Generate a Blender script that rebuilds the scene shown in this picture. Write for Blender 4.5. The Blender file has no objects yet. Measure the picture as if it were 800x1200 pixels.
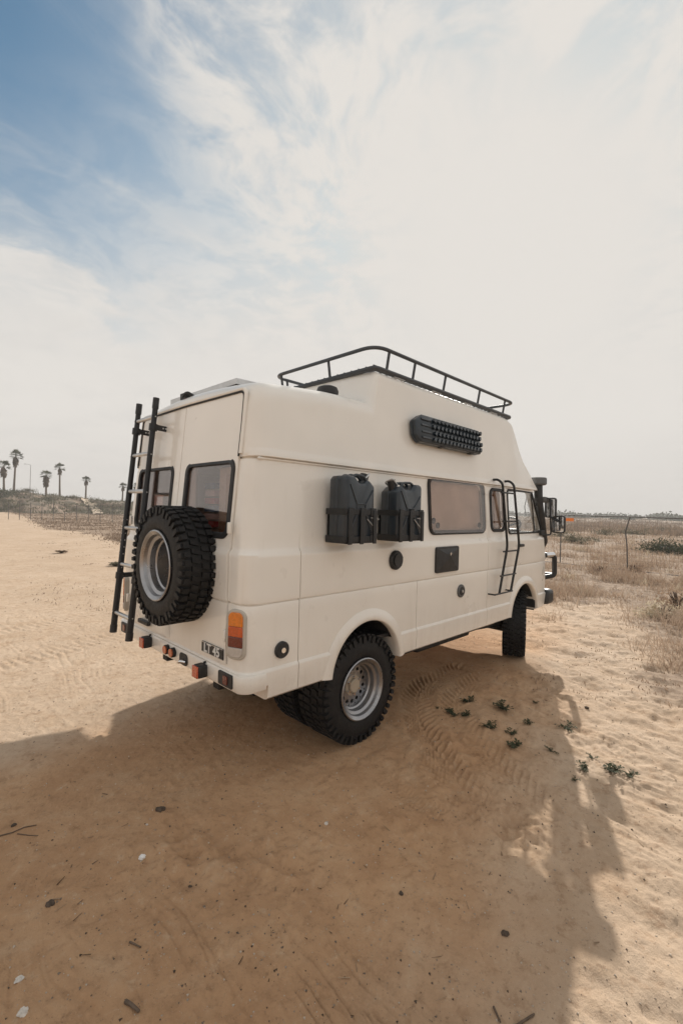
import bpy, bmesh, math, random
import numpy as np
from mathutils import Vector, Matrix

random.seed(7)
S = bpy.context.scene
COL = S.collection
PI = math.pi
rad = math.radians

# ------------------------------------------------------------------ camera
CAMP = Vector((-1.6053, -3.3884, 1.8491))
YAW, PITCH, ROLL, FPX = .7787, -.0024, .026, 538.1
cam = bpy.data.cameras.new('camera')
cam.sensor_fit = 'HORIZONTAL'; cam.sensor_width = 24.0; cam.lens = 24.0 * FPX / 800.0
cam.clip_start = .05; cam.clip_end = 9000
camo = bpy.data.objects.new('camera', cam); COL.objects.link(camo)
f = Vector((math.cos(PITCH) * math.cos(YAW), math.cos(PITCH) * math.sin(YAW), math.sin(PITCH)))
r0 = Vector((math.sin(YAW), -math.cos(YAW), 0)); u0 = r0.cross(f)
r = r0 * math.cos(ROLL) + u0 * math.sin(ROLL); u = -r0 * math.sin(ROLL) + u0 * math.cos(ROLL)
M = Matrix((r, u, -f)).transposed().to_4x4(); M.translation = CAMP
camo.matrix_world = M
S.camera = camo

# ------------------------------------------------------------------ light, sky, exposure
SUN_AZ, SUN_EL = rad(25.0), rad(28.0)
SUND = Vector((math.cos(SUN_EL) * math.cos(SUN_AZ), math.cos(SUN_EL) * math.sin(SUN_AZ), math.sin(SUN_EL)))
sl = bpy.data.lights.new('sun', 'SUN'); sl.energy = 3.2; sl.angle = rad(0.5); sl.color = (1.0, .955, .885)
so = bpy.data.objects.new('sun', sl); COL.objects.link(so)
so.rotation_euler = SUND.to_track_quat('Z', 'Y').to_euler(); so.location = (20, 10, 25)

S.view_settings.view_transform = 'Standard'; S.view_settings.look = 'None'
S.view_settings.gamma = 1; S.view_settings.use_curve_mapping = False
EXPO = .75
S.view_settings.exposure = EXPO

def px_dir(px, py):
    d = f + r * ((px - 400) / FPX) - u * ((py - 600) / FPX)
    return d.normalized()

class NT:
    """small helper to write shader node trees"""
    def __init__(s, tree): s.t = tree; s.n = tree.nodes; s.l = tree.links
    def node(s, typ, **kw):
        n = s.n.new(typ)
        for k, v in kw.items(): setattr(n, k, v)
        return n
    def put(s, sock, v):
        if isinstance(v, bpy.types.NodeSocket): s.l.new(v, sock)
        elif v is not None:
            if sock.type == 'RGBA' and not hasattr(v, '__len__'): v = (v, v, v, 1)
            elif sock.type == 'RGBA' and len(v) == 3: v = (*v, 1)
            sock.default_value = v
    def math(s, op, a, b=None, c=None, clamp=False):
        n = s.node('ShaderNodeMath', operation=op, use_clamp=clamp)
        s.put(n.inputs[0], a)
        if b is not None: s.put(n.inputs[1], b)
        if c is not None: s.put(n.inputs[2], c)
        return n.outputs[0]
    def vmath(s, op, a, b=None):
        n = s.node('ShaderNodeVectorMath', operation=op)
        s.put(n.inputs[0], a)
        if b is not None:
            if op == 'SCALE': s.put(n.inputs['Scale'], b)
            else: s.put(n.inputs[1], b)
        return n.outputs['Value'] if op in ('DOT_PRODUCT', 'LENGTH', 'DISTANCE') else n.outputs[0]
    def step(s, v, a, b, lo=0., hi=1.):
        n = s.node('ShaderNodeMapRange', interpolation_type='SMOOTHSTEP')
        s.put(n.inputs['Value'], v)
        n.inputs['From Min'].default_value = a; n.inputs['From Max'].default_value = b
        n.inputs['To Min'].default_value = lo; n.inputs['To Max'].default_value = hi
        return n.outputs[0]
    def noise(s, vec, scale, detail=4, rough=.55, dist=0., col=False):
        n = s.node('ShaderNodeTexNoise'); s.put(n.inputs['Vector'], vec)
        n.inputs['Scale'].default_value = scale; n.inputs['Detail'].default_value = detail
        n.inputs['Roughness'].default_value = rough; n.inputs['Distortion'].default_value = dist
        return n.outputs['Color'] if col else n.outputs['Fac']
    def mix(s, fac, a, b, blend='MIX'):
        n = s.node('ShaderNodeMix', data_type='RGBA', blend_type=blend)
        s.put(n.inputs['Factor'], fac); s.put(n.inputs[6], a); s.put(n.inputs[7], b)
        return n.outputs[2]
    def mapping(s, vec, scale=(1, 1, 1), rot=(0, 0, 0)):
        n = s.node('ShaderNodeMapping'); s.put(n.inputs['Vector'], vec)
        n.inputs['Scale'].default_value = scale; n.inputs['Rotation'].default_value = rot
        return n.outputs[0]

W = bpy.data.worlds.new('World'); S.world = W; W.use_nodes = True
t = NT(W.node_tree); t.n.clear()
out = t.node('ShaderNodeOutputWorld')
sky = t.node('ShaderNodeTexSky', sky_type='NISHITA', sun_disc=False)
sky.sun_elevation = SUN_EL; sky.sun_rotation = PI / 2 - SUN_AZ
sky.air_density = 1.2; sky.dust_density = 1.5; sky.ozone_density = 2.0
bg1 = t.node('ShaderNodeBackground'); bg1.inputs['Strength'].default_value = .06

t.l.new(t.mix(1.0, sky.outputs[0], (.66, .94, .97, 1), 'MULTIPLY'), bg1.inputs['Color'])
tc = t.node('ShaderNodeTexCoord'); D = tc.outputs['Generated']
sep = t.node('ShaderNodeSeparateXYZ'); t.l.new(D, sep.inputs[0]); dz = sep.outputs['Z']
den = t.math('ADD', t.math('MAXIMUM', dz, 0.0), .16)
P = t.vmath('SCALE', D, t.math('DIVIDE', 1.0, den))
P = t.mapping(P, (1, 1, 0))
sund = t.vmath('DOT_PRODUCT', D, tuple(SUND))
warp = t.vmath('SCALE', t.vmath('SUBTRACT', t.noise(P, 1.6, 3, col=True), (.5, .5, .5)), .5)
Pw = t.vmath('ADD', P, warp)
n_big = t.noise(Pw, .75, 5, .55)
n_mid = t.noise(Pw, 2.6, 7, .62)
n_puff = t.noise(t.mapping(Pw, (1, 1.0, 1)), 9., 6, .6)
n_streak = t.noise(t.mapping(Pw, (.6, 3.2, 1), (0, 0, rad(62))), 2.0, 6, .6)
def blob(px, py, inner, outer, wob, amp=.13):
    """a cloud: the cosine distance from its middle, frayed by noise"""
    c = px_dir(px, py)
    d = t.vmath('DOT_PRODUCT', D, tuple(c))
    v = t.math('ADD', d, t.math('MULTIPLY', t.math('SUBTRACT', wob, .5), amp))
    return t.step(v, math.cos(rad(outer)), math.cos(rad(inner)))
bank = blob(10, 438, 11, 13.2, n_mid, .045)
bank2 = blob(230, 505, 8, 19, n_mid)
patch = blob(490, 10, 16, 24, t.math('ADD', t.math('MULTIPLY', n_mid, .6), t.math('MULTIPLY', n_puff, .4)))
def screen(a, b): # 1-(1-a)(1-b)
    return t.math('SUBTRACT', 1.0, t.math('MULTIPLY', t.math('SUBTRACT', 1.0, a), t.math('SUBTRACT', 1.0, b)), clamp=True)
# thin bright overcast all round, with one clear blue opening high on the left
gap = t.math('ARCCOSINE', t.math('MINIMUM', t.vmath('DOT_PRODUCT', D, tuple(px_dir(-80, -60))), 1.0))
gap = t.math('ADD', gap, t.math('MULTIPLY', t.math('SUBTRACT', n_big, .5), .16))
veil = t.step(gap, rad(2), rad(35))
texture = t.math('MULTIPLY', t.step(t.math('ADD', t.math('MULTIPLY', n_puff, .45), t.math('MULTIPLY', n_mid, .55)), .56, .38), t.step(dz, .30, .62, 0, .36))
texture = t.math('MULTIPLY', texture, t.step(sund, math.cos(rad(9)), math.cos(rad(21))))
streak = t.math('MULTIPLY', t.step(n_streak, .47, .80, 0, .60), t.step(n_big, .36, .58))
hor = t.step(dz, .30, .03, 0, .95)
puffy = t.math('MULTIPLY', patch, t.step(t.math('ADD', t.math('MULTIPLY', n_puff, .5), t.math('MULTIPLY', n_mid, .5)), .34, .54, .30, .96))
fac = veil
for a in (hor, streak, puffy, t.math('MULTIPLY', bank, .90), t.math('MULTIPLY', bank2, .6)): fac = screen(fac, a)
fac = t.math('MULTIPLY', fac, t.math('SUBTRACT', 1.0, texture))
# clouds: warm white, a little greyer where they are thick and away from the sun
shade = t.math('MULTIPLY', t.step(n_mid, .42, .72), t.step(sund, .985, .80))
ccol = t.mix(t.math('MULTIPLY', shade, .30), (.785, .75, .705, 1), (.615, .60, .585, 1))
ccol = t.mix(t.math('MULTIPLY', t.math('MULTIPLY', t.step(t.math('ADD', t.math('MULTIPLY', n_puff, .5), t.math('MULTIPLY', n_mid, .5)), .57, .40), t.step(dz, .18, .5)), t.step(sund, math.cos(rad(7)), math.cos(rad(17)), 0, .55)), ccol, (.60, .605, .605, 1))
ccol = t.mix(t.step(dz, .20, .0, 0, .55), ccol, (.66, .625, .59, 1))
k = 1 / 2 ** EXPO
bg2 = t.node('ShaderNodeBackground'); bg2.inputs['Strength'].default_value = k
t.l.new(ccol, bg2.inputs['Color'])
mx = t.node('ShaderNodeMixShader'); t.l.new(fac, mx.inputs[0])
t.l.new(bg1.outputs[0], mx.inputs[1]); t.l.new(bg2.outputs[0], mx.inputs[2])
t.l.new(mx.outputs[0], out.inputs['Surface'])

# ------------------------------------------------------------------ materials
def material(name, base, rough=.5, metal=0., coat=0., var=.08, vscale=6., bump=0., bscale=60., spec=.5, dirt=None, detail=5):
    """Principled surface whose colour drifts a little with noise; dirt = (colour, amount)"""
    m = bpy.data.materials.new(name); m.use_nodes = True
    t = NT(m.node_tree); b = t.n['Principled BSDF']
    co = t.node('ShaderNodeTexCoord').outputs['Object']
    n = t.noise(co, vscale, detail, .6)
    lo = tuple(c * (1 - var) for c in base); hi = tuple(min(1, c * (1 + var)) for c in base)
    c = t.mix(t.step(n, .3, .7), lo, hi)
    if dirt:
        c = t.mix(t.step(t.noise(co, vscale * 2.3, 7, .7), .52, .78, 0, dirt[1]), c, dirt[0])
    t.put(b.inputs['Base Color'], c)
    b.inputs['Metallic'].default_value = metal
    t.put(b.inputs['Roughness'], t.step(t.noise(co, vscale * 3, 4), .25, .75, max(0, rough - .06), min(1, rough + .08)))
    b.inputs['Specular IOR Level'].default_value = spec
    b.inputs['Coat Weight'].default_value = coat; b.inputs['Coat Roughness'].default_value = .04
    if bump:
        bn = t.node('ShaderNodeBump'); bn.inputs['Strength'].default_value = bump; bn.inputs['Distance'].default_value = .01
        t.put(bn.inputs['Height'], t.noise(co, bscale, 6, .65)); t.l.new(bn.outputs[0], b.inputs['Normal'])
    return m

def glass_mat(name, tint, refl=1.0, ior=1.5, rough=.0):
    m = bpy.data.materials.new(name); m.use_nodes = True
    t = NT(m.node_tree); t.n.clear(); o = t.node('ShaderNodeOutputMaterial')
    tr = t.node('ShaderNodeBsdfTransparent'); tr.inputs[0].default_value = (*tint, 1)
    gl = t.node('ShaderNodeBsdfGlossy'); gl.inputs['Roughness'].default_value = rough
    gl.inputs['Color'].default_value = (refl, refl, refl, 1)
    ge = t.node('ShaderNodeNewGeometry')
    c = t.math('ABSOLUTE', t.vmath('DOT_PRODUCT', ge.outputs['Normal'], ge.outputs['Incoming']))
    f0 = ((ior - 1) / (ior + 1)) ** 2
    fr = t.math('MULTIPLY_ADD', t.math('POWER', t.math('SUBTRACT', 1.0, c, clamp=True), 5.0), 1 - f0, f0)
    mx = t.node('ShaderNodeMixShader'); t.l.new(fr, mx.inputs[0])
    t.l.new(tr.outputs[0], mx.inputs[1]); t.l.new(gl.outputs[0], mx.inputs[2])
    t.l.new(mx.outputs[0], o.inputs['Surface'])
    return m

PAINT = material('cream paint', (.86, .822, .76), .32, coat=.75, var=.025, vscale=1.3, bump=.05, bscale=9, dirt=((.58, .49, .38), .05))
def add_dust(m, z0, z1, amount):
    t = NT(m.node_tree); b = t.n['Principled BSDF']; old = b.inputs['Base Color'].links[0].from_socket
    co = t.node('ShaderNodeTexCoord').outputs['Object']; sp = t.node('ShaderNodeSeparateXYZ'); t.l.new(co, sp.inputs[0])
    g = t.step(t.math('ADD', sp.outputs['Z'], t.math('MULTIPLY', t.math('SUBTRACT', t.noise(co, 2.2, 5, .65), .5), .5)), z1, z0)
    streaks = t.noise(t.mapping(co, (9, 9, .7)), 1.6, 5, .6)
    sp2 = t.step(t.noise(co, 55, 4, .7), .56, .70)
    a = t.math('MULTIPLY', g, t.math('MULTIPLY_ADD', streaks, .7, t.math('MULTIPLY', sp2, .35)))
    c = t.mix(t.math('MULTIPLY', a, amount, clamp=True), old, (.42, .30, .19))
    c = t.mix(t.step(streaks, .56, .74, 0, .10), c, (.50, .43, .34))
    t.l.new(c, b.inputs['Base Color']); t.l.new(t.math('MULTIPLY_ADD', a, .5, .26), b.inputs['Coat Roughness']) if False else None
add_dust(PAINT, .62, 1.15, .50)
PAINT2 = material('cream gelcoat', (.86, .825, .765), .36, coat=.5, var=.03, vscale=1.6, bump=.06, bscale=7, dirt=((.58, .50, .39), .05))
BLACKM = material('black powder coat', (.010, .011, .013), .42, var=.2, vscale=9, dirt=((.14, .11, .08), .25))
BLACKP = material('black plastic', (.022, .022, .023), .5, var=.2, vscale=12, dirt=((.13, .10, .075), .25))
GREYP = material('weathered grey plastic', (.10, .10, .10), .55, var=.2)
RUB = material('tyre rubber', (.0105, .0105, .011), .6, var=.3, vscale=14, bump=.25, bscale=90, spec=.35, dirt=((.085, .062, .042), .35))
SEAL = material('window rubber', (.014, .014, .015), .55, var=.2)
STEEL = material('bare wheel metal', (.36, .36, .37), .30, metal=.9, var=.12, vscale=5, dirt=((.22, .18, .14), .3))
ALU = material('aluminium', (.55, .55, .55), .35, metal=.85, var=.1)
CHROME = material('chrome', (.75, .75, .76), .12, metal=1., var=.03)
CAN = material('dark blue grey jerry can paint', (.015, .024, .034), .36, var=.2, vscale=8, coat=.25, dirt=((.06, .058, .055), .18))
UNDER = material('underbody black', (.020, .019, .018), .8, var=.3, dirt=((.11, .08, .055), .5))
RACK = material('dark grey rack paint', (.050, .055, .062), .42, var=.15, vscale=7)
AMBER = material('amber lens', (.72, .20, .012), .22, coat=.6, var=.15, vscale=40)
REDL = material('red lens', (.42, .030, .012), .22, coat=.6, var=.15, vscale=40)
DRED = material('dark red lens', (.14, .022, .014), .25, coat=.6, var=.15, vscale=40)
CLEARL = material('clear lens', (.50, .46, .42), .2, coat=.7, var=.1, vscale=40)
BEZEL = material('lamp bezel grey', (.50, .46, .40), .35, var=.06)
WOOD = material('cabinet wood', (.33, .18, .085), .45, var=.22, vscale=5, dirt=((.16, .08, .04), .4))
PANEL = material('pale interior panel', (.66, .58, .47), .6, var=.05)
BLIND = material('beige window blind', (.70, .61, .54), .8, var=.12, vscale=3)
SEATF = material('grey seat cloth', (.10, .095, .09), .9, var=.2)
REDPR = material('red print', (.50, .07, .06), .6)
BLUEPR = material('blue print', (.10, .20, .35), .6)
PAPER = material('pink white paper', (.72, .58, .56), .7)
WHITEL = material('white lettering', (.72, .72, .70), .5)
SOLAR = material('solar cell blue black', (.012, .016, .028), .15, coat=.8)
ORANGE = material('orange plate', (.85, .22, .03), .5)
GALV = material('galvanised grey steel', (.26, .25, .245), .55, metal=.4, var=.15)
CANVAS = material('beige awning canvas', (.45, .39, .31), .85, var=.06)
GLASS = glass_mat('clear window glass', (.985, .985, .98), ior=1.38)
GLASST = glass_mat('tinted rear glass', (.86, .80, .78), ior=2.0)
ACRYL = glass_mat('smoked acrylic', (.84, .78, .74), ior=1.75, rough=.03)
MIRR = material('mirror glass', (.8, .8, .8), .02, metal=1., var=.01)

# ------------------------------------------------------------------ object helpers
class MB:
    """collects geometry for ONE mesh object"""
    def __init__(s): s.v = []; s.f = []
    def add(s, v, fc):
        o = len(s.v); s.v += [tuple(p) for p in v]; s.f += [tuple(i + o for i in q) for q in fc]; return s
    def box(s, c, d, R=None):
        R = R or Matrix.Identity(3); c = Vector(c); h = Vector(d) / 2
        v = [c + R @ Vector((sx * h.x, sy * h.y, sz * h.z)) for sx in (-1, 1) for sy in (-1, 1) for sz in (-1, 1)]
        return s.add(v, [(0, 1, 3, 2), (4, 6, 7, 5), (0, 4, 5, 1), (2, 3, 7, 6), (0, 2, 6, 4), (1, 5, 7, 3)])
    def tube(s, path, rr, n=8, closed=False, cap=True):
        P = [Vector(p) for p in path]; m = len(P)
        rads = rr if hasattr(rr, '__len__') else [rr] * m
        T = []
        for i in range(m):
            a = P[i - 1] if (closed or i > 0) else P[i]; b = P[(i + 1) % m] if (closed or i < m - 1) else P[i]
            T.append((b - a).normalized())
        ref = Vector((0, 0, 1)) if abs(T[0].z) < .9 else Vector((1, 0, 0))
        N = (ref - T[0] * ref.dot(T[0])).normalized(); V = []
        for i in range(m):
            N = (N - T[i] * N.dot(T[i])).normalized(); B = T[i].cross(N)
            V += [P[i] + (N * math.cos(2 * PI * k / n) + B * math.sin(2 * PI * k / n)) * rads[i] for k in range(n)]
        F = []
        for i in range(m if closed else m - 1):
            j = (i + 1) % m
            F += [(i * n + k, i * n + (k + 1) % n, j * n + (k + 1) % n, j * n + k) for k in range(n)]
        if cap and not closed: F += [tuple(range(n))[::-1], tuple(range((m - 1) * n, m * n))]
        return s.add(V, F)
    def loft(s, rings, cap=True, closed=True):
        n = len(rings[0]); V = [p for q in rings for p in q]; F = []
        for i in range(len(rings) - 1):
            for k in range(n if closed else n - 1):
                F.append((i * n + k, i * n + (k + 1) % n, (i + 1) * n + (k + 1) % n, (i + 1) * n + k))
        if cap: F += [tuple(range(n))[::-1], tuple(range((len(rings) - 1) * n, len(rings) * n))]
        return s.add(V, F)
    def lathe(s, prof, n, fn, closed=False):
        """prof = [(axial, radius)], fn(axial, radius, angle) -> point"""
        m = len(prof); V = [fn(a, q, 2 * PI * k / n) for a, q in prof for k in range(n)]; F = []
        for i in range(m if closed else m - 1):
            j = (i + 1) % m
            F += [(i * n + k, i * n + (k + 1) % n, j * n + (k + 1) % n, j * n + k) for k in range(n)]
        return s.add(V, F)
    def prism(s, loop, fn, d0, d1):
        n = len(loop); V = [fn(a, b, d0) for a, b in loop] + [fn(a, b, d1) for a, b in loop]
        F = [tuple(range(n))[::-1], tuple(range(n, 2 * n))] + [(k, (k + 1) % n, n + (k + 1) % n, n + k) for k in range(n)]
        return s.add(V, F)
    def frame(s, lo, li, fn, d0, d1):
        """ring between two loops of equal length, d0..d1 deep"""
        n = len(lo); V = []
        for L, d in ((lo, d0), (lo, d1), (li, d1), (li, d0)): V += [fn(a, b, d) for a, b in L]
        F = []
        for q in range(4):
            w = (q + 1) % 4
            F += [(q * n + k, q * n + (k + 1) % n, w * n + (k + 1) % n, w * n + k) for k in range(n)]
        return s.add(V, F)
    def build(s, name, mat, parent=None, ang=35, bevel=0, seg=2, loc=None, fix=True):
        me = bpy.data.meshes.new(name); me.from_pydata(s.v, [], s.f)
        if fix:
            bm = bmesh.new(); bm.from_mesh(me); bmesh.ops.recalc_face_normals(bm, faces=bm.faces); bm.to_mesh(me); bm.free()
        me.materials.append(mat)
        if ang:
            me.polygons.foreach_set('use_smooth', [True] * len(me.polygons)); me.set_sharp_from_angle(angle=rad(ang))
        o = bpy.data.objects.new(name, me); COL.objects.link(o)
        if parent: o.parent = parent
        if loc: o.location = loc
        if bevel:
            b = o.modifiers.new('bevel', 'BEVEL'); b.width = bevel; b.segments = seg; b.limit_method = 'ANGLE'; b.angle_limit = rad(40); b.harden_normals = False
        return o

def tag(o, label=None, cat=None, group=None, kind=None):
    for k_, v_ in (('label', label), ('category', cat), ('group', group), ('kind', kind)):
        if v_: o[k_] = v_
    return o
def empty(name, loc=(0, 0, 0), label=None, cat=None, group=None, rz=0):
    o = bpy.data.objects.new(name, None); COL.objects.link(o); o.location = loc; o.rotation_euler = (0, 0, rz)
    o.empty_display_size = .2
    return tag(o, label, cat, group)

def rrect(w, h, rr, n=6, cx=0, cy=0, top=0):
    """rounded rectangle loop; top = sideways shift of the top edge"""
    L = []
    for sx, sy, a0 in ((1, 1, 0), (-1, 1, 90), (-1, -1, 180), (1, -1, 270)):
        for i in range(n + 1):
            a = rad(a0 + 90 * i / n)
            y_ = sy * (h / 2 - rr) + rr * math.sin(a)
            L.append((cx + sx * (w / 2 - rr) + rr * math.cos(a) + top * (y_ / h + .5), cy + y_))
    return L
def poly_round(pts, rr, n=5):
    L = []; m = len(pts)
    for i in range(m):
        p = Vector(pts[i]).to_2d(); a = (Vector(pts[i - 1]).to_2d() - p); b = (Vector(pts[(i + 1) % m]).to_2d() - p)
        th = a.angle(b); d = min(rr / math.tan(th / 2), a.length * .45, b.length * .45)
        s_, e_ = p + a.normalized() * d, p + b.normalized() * d
        for j in range(n + 1):
            q = j / n; L.append(tuple(s_ * (1 - q) ** 2 + p * 2 * q * (1 - q) + e_ * q * q))
    return L
def fillet(pts, rr, n=6, closed=False):
    P = [Vector(p) for p in pts]; m = len(P); L = []
    for i in range(m):
        if not closed and i in (0, m - 1): L.append(P[i]); continue
        a = P[i - 1] - P[i]; b = P[(i + 1) % m] - P[i]
        d = min(rr, a.length * .48, b.length * .48); s_, e_ = P[i] + a.normalized() * d, P[i] + b.normalized() * d
        for j in range(n + 1):
            q = j / n; L.append(s_ * (1 - q) ** 2 + P[i] * 2 * q * (1 - q) + e_ * q * q)
    return L
def inset(loop, d):
    n = len(loop); L = []
    A = sum(loop[i][0] * loop[(i + 1) % n][1] - loop[(i + 1) % n][0] * loop[i][1] for i in range(n))
    sg = 1 if A > 0 else -1
    for i in range(n):
        a, b = Vector(loop[i - 1]).to_2d(), Vector(loop[(i + 1) % n]).to_2d(); q = (b - a).normalized()
        L.append((loop[i][0] - q.y * d * sg, loop[i][1] + q.x * d * sg))
    return L
def boolean(o, cutters, op='DIFFERENCE'):
    for c in cutters:
        m = o.modifiers.new('b', 'BOOLEAN'); m.operation = op; m.object = c; m.solver = 'EXACT'
    dg = bpy.context.evaluated_depsgraph_get(); dg.update()
    me = bpy.data.meshes.new_from_object(o.evaluated_get(dg)); o.modifiers.clear(); old = o.data; o.data = me; bpy.data.meshes.remove(old)
    for c in cutters:
        d = c.data; bpy.data.objects.remove(c); bpy.data.meshes.remove(d)
    me.polygons.foreach_set('use_smooth', [True] * len(me.polygons)); me.set_sharp_from_angle(angle=rad(32))

# ------------------------------------------------------------------ numpy noise
def perlin(x, y, seed=0):
    rs = np.random.RandomState(seed); p = rs.permutation(256); p = np.concatenate([p, p])
    an = rs.rand(256) * 2 * PI; gx, gy = np.cos(an), np.sin(an)
    xi = np.floor(x).astype(int); yi = np.floor(y).astype(int); xf = x - xi; yf = y - yi
    U = xf * xf * xf * (xf * (xf * 6 - 15) + 10); V = yf * yf * yf * (yf * (yf * 6 - 15) + 10)
    def g(i, j): 
        h = p[p[(xi + i) & 255] + ((yi + j) & 255)]; return gx[h] * (xf - i) + gy[h] * (yf - j)
    a = g(0, 0) * (1 - U) + g(1, 0) * U; b = g(0, 1) * (1 - U) + g(1, 1) * U
    return (a * (1 - V) + b * V) * 1.5
def fbm(x, y, o=4, seed=0, gain=.5):
    s = 0; a = 1
    for i in range(o): s = s + a * perlin(x * 2 ** i, y * 2 ** i, seed + i); a *= gain
    return s
def sst(x, a, b):
    q = np.clip((x - a) / (b - a), 0, 1); return q * q * (3 - 2 * q)

def seg_dist(x, y, pts):
    """distance to a polyline and the length along it"""
    best = np.full(np.shape(x), 1e9); al = np.zeros(np.shape(x)); sd = np.zeros(np.shape(x)); L = 0
    for (x0, y0), (x1, y1) in zip(pts[:-1], pts[1:]):
        dx, dy = x1 - x0, y1 - y0; l2 = dx * dx + dy * dy; l = math.sqrt(l2)
        q = np.clip(((x - x0) * dx + (y - y0) * dy) / l2, 0, 1)
        px_, py_ = x0 + q * dx, y0 + q * dy; d = np.hypot(x - px_, y - py_)
        side = ((x - x0) * dy - (y - y0) * dx) / l
        w = d < best; best = np.where(w, d, best); al = np.where(w, L + q * l, al); sd = np.where(w, side, sd); L += l
    return best, al, sd
def smooth_path(pts, k=8):
    P = [Vector((*p, 0)) for p in pts]; P = [P[0] * 2 - P[1]] + P + [P[-1] * 2 - P[-2]]; out_ = []
    for i in range(1, len(P) - 2):
        a, b, c, d = P[i - 1:i + 3]
        for j in range(k):
            q = j / k; v = .5 * ((2 * b) + (c - a) * q + (2 * a - 5 * b + 4 * c - d) * q * q + (-a + 3 * b - 3 * c + d) * q ** 3)
            out_.append((v.x, v.y))
    return out_ + [pts[-1]]
TRACK1 = smooth_path([(3.4, -.55), (2.5, -.62), (1.97, -.92), (1.6, -1.3), (1.32, -1.66), (1.08, -2.0)])
TRACK1B = smooth_path([(3.4, -.88), (2.6, -.98), (2.15, -1.25), (1.85, -1.6), (1.6, -1.95), (1.4, -2.25)])
TRACK2 = smooth_path([(1.12, -.98), (.98, -1.25), (.88, -1.6), (.86, -1.9)])
TRACK3 = smooth_path([(-4, 3.2), (-1.4, 2.9), (.5, 3.3), (3, 4.6), (8, 8.6), (20, 24), (40, 75)])
TRACK4 = smooth_path([(-4, 4.7), (-1.4, 4.4), (.5, 4.8), (2.6, 6.0), (7, 9.8), (18, 26), (37, 77)])

def road_mask(x, y):
    """1 on the pale packed sand, 0 in the dry field to the front right and the far left"""
    d = -(y * .9) + (x - 6.5) * .55 + 1.2 * fbm(x * .35, y * .35, 3, 90)
    right = sst(d, .7, 2.2)          # the field ahead on the right
    az = np.degrees(np.arctan2(y - CAMP.y, x - CAMP.x)); rr = np.hypot(x - CAMP.x, y - CAMP.y)
    lim = np.where(az < 77, 22 + 2.1 * np.maximum(az - 69, 0), 39 + np.maximum(az - 77, 0) ** 1.6 * 9)
    left = sst(rr * (1 + .10 * fbm(x * .2, y * .2, 3, 91)), lim * .9, lim * 1.12)
    left = left * sst(az, 30, 36)
    return 1 - np.clip(np.maximum(right * (1 - sst(az, 34, 40)), left), 0, 1)

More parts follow.
